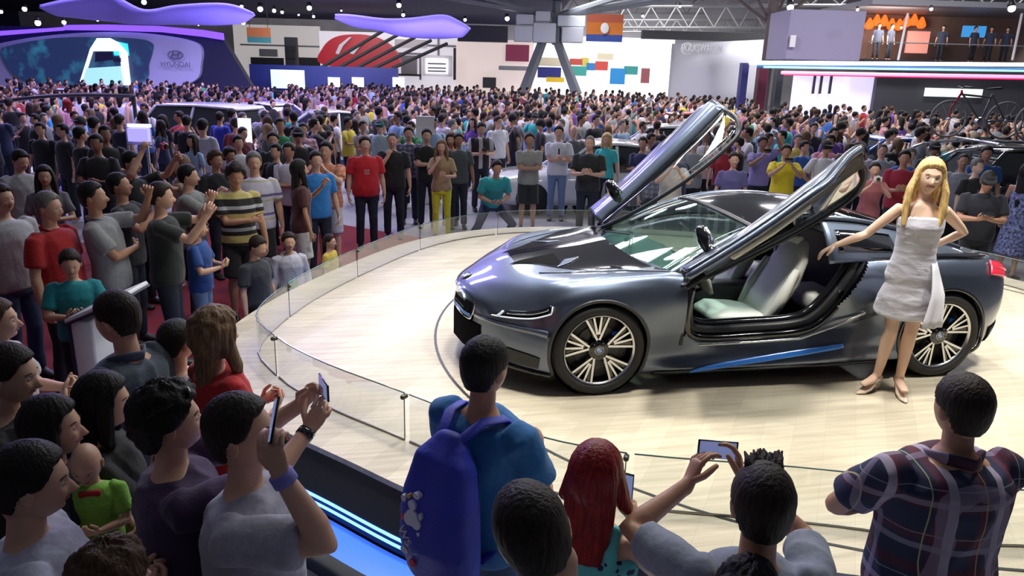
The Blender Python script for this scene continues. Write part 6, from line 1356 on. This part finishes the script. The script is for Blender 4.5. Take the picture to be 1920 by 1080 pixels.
# information board, low white floor plates, boom
o, _ = board('information_board', 'lilac lit information board on legs left of the white van', 'information board', 236, 232, 280, 272, 13.5, LILAC, .08)
onboard('picture', emis('board_picture', (.42, .38, .9), .8), 239, 241, 277, 266, 13.4, o); onboard('header', WLIT, 238, 233, 279, 239, 13.4, o)
for x in (240, 276): A = dep(x, 272, 13.45); child(MB().tube([A, V((A.x, A.y, 0))], .025, 8, cap=0), 'leg', SILV, o)
o, _ = board('information_board', 'plain white board on the floor right of the dark violet top person', 'information board', 446, 222, 468, 256, 14.5, WLIT, .1, None, True)
o, _ = board('information_board', 'white notice board in the crowd above the woman with yellow trousers', 'information board', 780, 218, 814, 238, 15.5, WB, .1, None, True)
P = [at(-40, 262), at(70, 276), at(134, 300), at(108, 322), at(-60, 330)]; m = MB().prism([(p.x, p.y) for p in P], 0, .09); tag(m.obj('floor_plinth', mat('white_plinth_glow', (.8, .8, .9), .4, emit=.35, ec=(.8, .8, 1.)), None, False), 'bright white floor plinth at the left edge behind the bowed man', 'plinth')  # emission stands in for the light on this white floor patch
P = [at(104, 330), at(140, 306), at(146, 340), at(128, 392)]; m = MB().prism([(p.x, p.y) for p in P], 0, .10); tag(m.obj('floor_plinth', mat('violet_plinth_glow', (.16, .12, .60), .4, emit=.5, ec=(.3, .22, 1.)), None, False), 'violet lit floor plinth between the woman in grey and the black-clad men', 'plinth')  # violet light on the floor put in as glow
t = thing('camera_boom', 'long black curved boom arm over the crowd at the left', 'boom', dep(60, 190, 19)); child(MB().tube(crv([dep(-40, 198, 19), dep(60, 183, 19), dep(150, 178, 19.5), dep(250, 180, 20)], 6), .05, 8), 'arm', SATIN, t, 'all')
A = dep(250, 180, 20); child(MB().tube([A, V((A.x, A.y, 0))], .05, 8), 'post', SATIN, t)
# ------------------------------------------------------------------ the crowd
PAL = [('white', (.66, .66, .70)), ('grey', (.27, .28, .30)), ('black', (.014, .014, .017)), ('navy', (.02, .028, .09)), ('blue', (.03, .12, .42)), ('red', (.42, .02, .03)), ('pink', (.55, .22, .30)), ('purple', (.14, .06, .32)), ('green', (.03, .22, .09)), ('beige', (.42, .34, .25)), ('yellow', (.62, .50, .05)), ('turquoise', (.03, .38, .40)), ('brown', (.10, .055, .035)), ('light blue', (.28, .42, .62)), ('maroon', (.14, .015, .03))]
WT = [17, 13, 19, 11, 8, 5, 4, 5, 3, 6, 3, 3, 4, 7, 4]
before = set(bpy.data.objects)
VAR = []
for i, (sx, hr, tp_, bt, L, R, sk, h) in enumerate((
    ('m', ('short', 'black'), 'tee', 'jeans', 'down', 'down', 0, 1.74), ('m', ('short', 'dark'), 'tee', 'jeans', 'cross', 'cross', 1, 1.78), ('m', ('short', 'dark'), 'tee', 'jeans', 'phone', 'phone', 0, 1.72),
    ('f', ('long', 'dark'), 'tee', 'jeans', 'down', 'low', 0, 1.64), ('f', ('long', 'brown'), 'tee', 'jeans', 'low', 'low', 3, 1.66), ('m', ('cap', 'dark'), 'tee', 'shorts', 'down', 'hip', 1, 1.75),
    ('m', ('short', 'grey'), 'tee', 'jeans', 'low', 'down', 3, 1.70), ('f', ('bob', 'light'), 'tee', 'jeans', 'up', 'down', 0, 1.62), ('m', ('short', 'black'), 'tee', 'jeans', 'low', 'low', 2, 1.76))):
    inf = person('crowd member', (0, 0, 0), 0, h, sx, sk, top=(tp_, SK[0]), bot=(bt, DJEANS), hair=hr, L=L, R=R, lod=2, legs={1: {}, -1: {}})
    r = inf['root']; mb = MB(); mats = []
    for ch in r.children:
        me = ch.data; idx = {}
        for k, mm in enumerate(me.materials):
            key = 'TOP' if ch.name.startswith('t_shirt') else mm
            if key not in mats: mats.append(key)
            idx[k] = mats.index(key)
        mb.add([v.co*inf['s'] for v in me.vertices], [tuple(p.vertices) for p in me.polygons], [idx[p.material_index] for p in me.polygons])
    ti = mats.index('TOP'); me = mb.mesh('crowd_person', [SK[0] if q == 'TOP' else q for q in mats], 'all'); VAR.append((me, ti, sx, hr, mats, mb))
for ob in set(bpy.data.objects)-before: bpy.data.objects.remove(ob)
TOPM = [C(c) for _, c in PAL]
pts = []; cell = {}
def free(p, r):
    for x, y in OCC:
        if (x-p.x)**2+(y-p.y)**2 < r*r: return False
    for x, y, l, w_, a in OCCR:
        d = Matrix.Rotation(-a, 2) @ V((p.x-x, p.y-y)).to_2d()
        if abs(d.x) < l and abs(d.y) < w_: return False
    return not inside(p, RIMO)
def ok_zone(a, b):
    if b > 41 and a < -11: return False
    px = 960+FP*a/b
    if px < 135 and b < 13: return False
    if b < 14.5 and px < 480 and rnd.random() < .62: return False
    if b > 50 or (b > 43.3 and 1230 < px < 1480): return False
    if b > 31.5 and px > 1400: return False
    if b < 15.0 and 560 < px < 1180: return False
    return True
b = 9.2
cc_ = V((1.6, .9, 0)); RIMB = [cc_+(q-cc_)*1.36 for q in inset(0)]
OCC += [tuple(hp(ab(x, 170, D)[0], D)[:2]) for x, D in ((980, 46), (1082, 46), (1031, 46), (1447, 40), (1396, 34), (1430, 34), (1462, 34))]
while b < 50:
    st = .62 if b < 16 else .60+.012*(b-16); a = -.74*b-1
    while a < .78*b+1.5:
        aa, bb = a+rnd.uniform(-.22, .22), b+rnd.uniform(-.25, .25); p = hp(aa, bb)
        if ok_zone(aa, bb) and free(p, .50) and not inside(p, RIMB) and rnd.random() < (.86 if b < 24 else .80) and all((q[1]-p).length > .52 for q in pts[-90:]): pts.append((bb, p))
        a += st
    b += .66 if b < 16 else .70+.02*(b-16)
pts.sort(key=lambda q: q[0])
NIND = 215
ZN = [(430, 'below the violet canopies'), (760, 'before the red dome'), (1000, 'left of the V pillar'), (1240, 'right of the V pillar'), (1480, 'before the lettered stand'), (1720, 'before the light bars'), (9999, 'around the bicycle car')]
HD = {('m', 'short'): 'short-haired', ('f', 'long'): 'long-haired', ('m', 'cap'): 'cap-wearing', ('f', 'bob'): 'bob-haired'}
for bb, p in pts[:NIND]:
    k = rnd.randrange(len(VAR)); me, ti, sx, hr, mats, mb = VAR[k]; c = rnd.choices(range(len(PAL)), WT)[0]
    d = p-CAM; px = 960+FP*(p-CXY).dot(R0)/bb; zn = next(z for x, z in ZN if px < x)
    o = bpy.data.objects.new('person', me); col.objects.link(o); o.location = p; o.rotation_euler = (0, 0, (yaw_of(180 if bb < 15 else rnd.uniform(0, 360))+rnd.uniform(-.6, .6))); s = rnd.uniform(.94, 1.05); o.scale = (s, s, s)
    o.material_slots[ti].link = 'OBJECT'; o.material_slots[ti].material = TOPM[c]
    lb = '%s spectator with %s top, in the crowd %s' % (HD[(sx, hr[0])], PAL[c][0], zn); tag(o, lb, 'person', 'crowd: %s top, %s, %s' % (PAL[c][0], HD[(sx, hr[0])], zn))
# far away people as one body of crowd
CR = MB(); cm_ = [SK[0], SK[1], HR['black'], HR['brown'], DJEANS, LJEANS]+TOPM
for bb, p in pts[NIND:]:
    c = 6+rnd.choices(range(len(PAL)), WT)[0]; s = rnd.uniform(.92, 1.05); a = rnd.uniform(0, PI); R = Matrix.Rotation(a, 3, 'Z'); q = MB(); f = rnd.random() < .4
    q.tube([(0, 0, .86), (0, 0, 1.1), (0, 0, 1.35), (0, 0, 1.46)], [(.17, .12), (.16, .11), (.20, .12), (.08, .07)], 8, m=c, cap=.2)
    for sd in (-1, 1):
        q.tube([(sd*.09, 0, .9), (sd*.1, 0, .05)], [.09, .06], 5, m=4+(c % 2), cap=0)
        if rnd.random() < .25: q.tube([(sd*.2, 0, 1.4), (sd*.2, -.15, 1.25), (sd*.08, -.35, 1.5)], [.06, .045, .04], 5, m=c % 2)
        else: q.tube([(sd*.2, 0, 1.4), (sd*.26, 0, 1.15), (sd*.25, -.06, .85)], [.06, .05, .035], 5, m=c % 2)
    q.ball((0, -.015, 1.62), (.075, .09, .115), None, 8, 6, c % 2); q.ball((0, .015, 1.66), (.088, .10, .10), None, 8, 6, 2+(1 if rnd.random() < .25 else 0))
    if f: q.tube([(0, .05, 1.66), (0, .07, 1.4)], [.08, .06], 6, m=2)
    q.v = [R @ (v*s)+p for v in q.v]; CR.add(q.v, q.f, q.m)
co = CR.obj('crowd', cm_, None, 'all'); tag(co, 'dense distant crowd filling the hall up to the far stands', 'crowd', None, 'stuff')
print('crowd individuals', min(NIND, len(pts)), 'far', len(pts)-NIND)
# ------------------------------------------------------------------ light
def area(name, loc, size, e, c=(1, 1, 1), aim=None, sy=None, spread=180):
    L = bpy.data.lights.new(name, 'AREA'); L.energy = e; L.color = c; L.size = size; L.spread = math.radians(spread)
    if sy: L.shape = 'RECTANGLE'; L.size_y = sy
    o = bpy.data.objects.new(name, L); col.objects.link(o); o.location = loc
    if aim: o.rotation_euler = (V(aim)-V(loc)).to_track_quat('-Z', 'Y').to_euler()
    return o
WARM = (1., .96, .88); COOL = (.86, .92, 1.)
for x, y, z, e, s in ((-1.2, 1.2, 5.6, 32, .5), (.6, 2.6, 5.6, 38, .5), (1.0, -1.6, 5.6, 56, .45), (3.4, -1.8, 5.8, 56, .5), (3.6, 2.2, 5.8, 64, .6), (5.4, .4, 5.8, 50, .6), (-.3, -.6, 5.6, 36, .35)):
    area('platform_light', (x, y, z), s, e, WARM, (x*.85+.3, y*.8, H), None, 95)
area('platform_light', (-.7, 4.3, 6.4), 2.6, 80, (.9, .95, 1.), (1.1, 1.2, 1.4), 1.2)  # unseen lamp added for the far door skin to reflect
area('car_fill_light', (1.6, 1.2, 6.4), 3.5, 70, (.95, .97, 1.), None, .35)  # unseen overhead lamp added for a broad sheen on the car
for a, b, e, s in ((-2, 20, 500, 2.5), (8, 20, 600, 2.5), (4, 32, 900, 2.5), (16, 30, 900, 2.5), (2, 46, 900, 2.5), (18, 46, 1000, 2.5), (30, 40, 700, 2.5)):
    area('hall_light', hp(a, b, 9.5), s, e, (.98, .97, 1.))
for a, b, e in ((-14, 20, 900), (-8, 26, 900), (-18, 34, 1300), (-6, 36, 1000), (-7, 18, 350)):
    area('violet_hall_light', hp(a, b, 9.), 2.5, e, (.50, .42, 1.))
area('canopy_uplight', hp(-8, 27, 2.6), 5, 160, (.45, .38, 1.), hp(-8, 27, 8)); area('canopy_uplight', hp(-3, 28, 2.8), 3, 120, (.42, .36, 1.), hp(-3, 28, 8))
area('mezzanine_fill_light', hp(18, 38.3, 5.45), 2.2, 170, (1, .85, .7), hp(18, 41, 4.3), 1.); area('stage_light', hp(-13, 37, 5.5), 5, 300, (.6, .55, 1.), hp(-14, 43, 3.)); area('stand_fill_light', hp(-12, 48, 6.3), 5, 700, (1, .96, .98), hp(-14, 60, 2.5)); area('pillar_fill_light', hp(3, 36, 5.0), 2, 160, (1, 1, 1), hp(3, 46, 6)); area('stand_fill_light', hp(-12, 60, 6.5), 12, 300, (1, .96, .98)); area('stand_fill_light', hp(8, 60, 9), 12, 1700, (1, .98, .98))  # mezzanine, stand and pillar lamps are unseen fills added to brighten those parts
w = bpy.data.worlds.new('world'); bpy.context.scene.world = w; w.use_nodes = True
w.node_tree.nodes['Background'].inputs[0].default_value = (.60, .63, .74, 1); w.node_tree.nodes['Background'].inputs[1].default_value = .15
sc_ = bpy.context.scene; sc_.view_settings.view_transform = 'Standard'; sc_.view_settings.look = 'None'; sc_.view_settings.gamma = 1; sc_.view_settings.use_curve_mapping = False
sc_.view_settings.exposure = .35
sc_.cycles.max_bounces = 7; sc_.cycles.transparent_max_bounces = 16; sc_.cycles.sample_clamp_indirect = 6; sc_.cycles.caustics_reflective = False; sc_.cycles.caustics_refractive = False
sc_.cycles.use_denoising = True
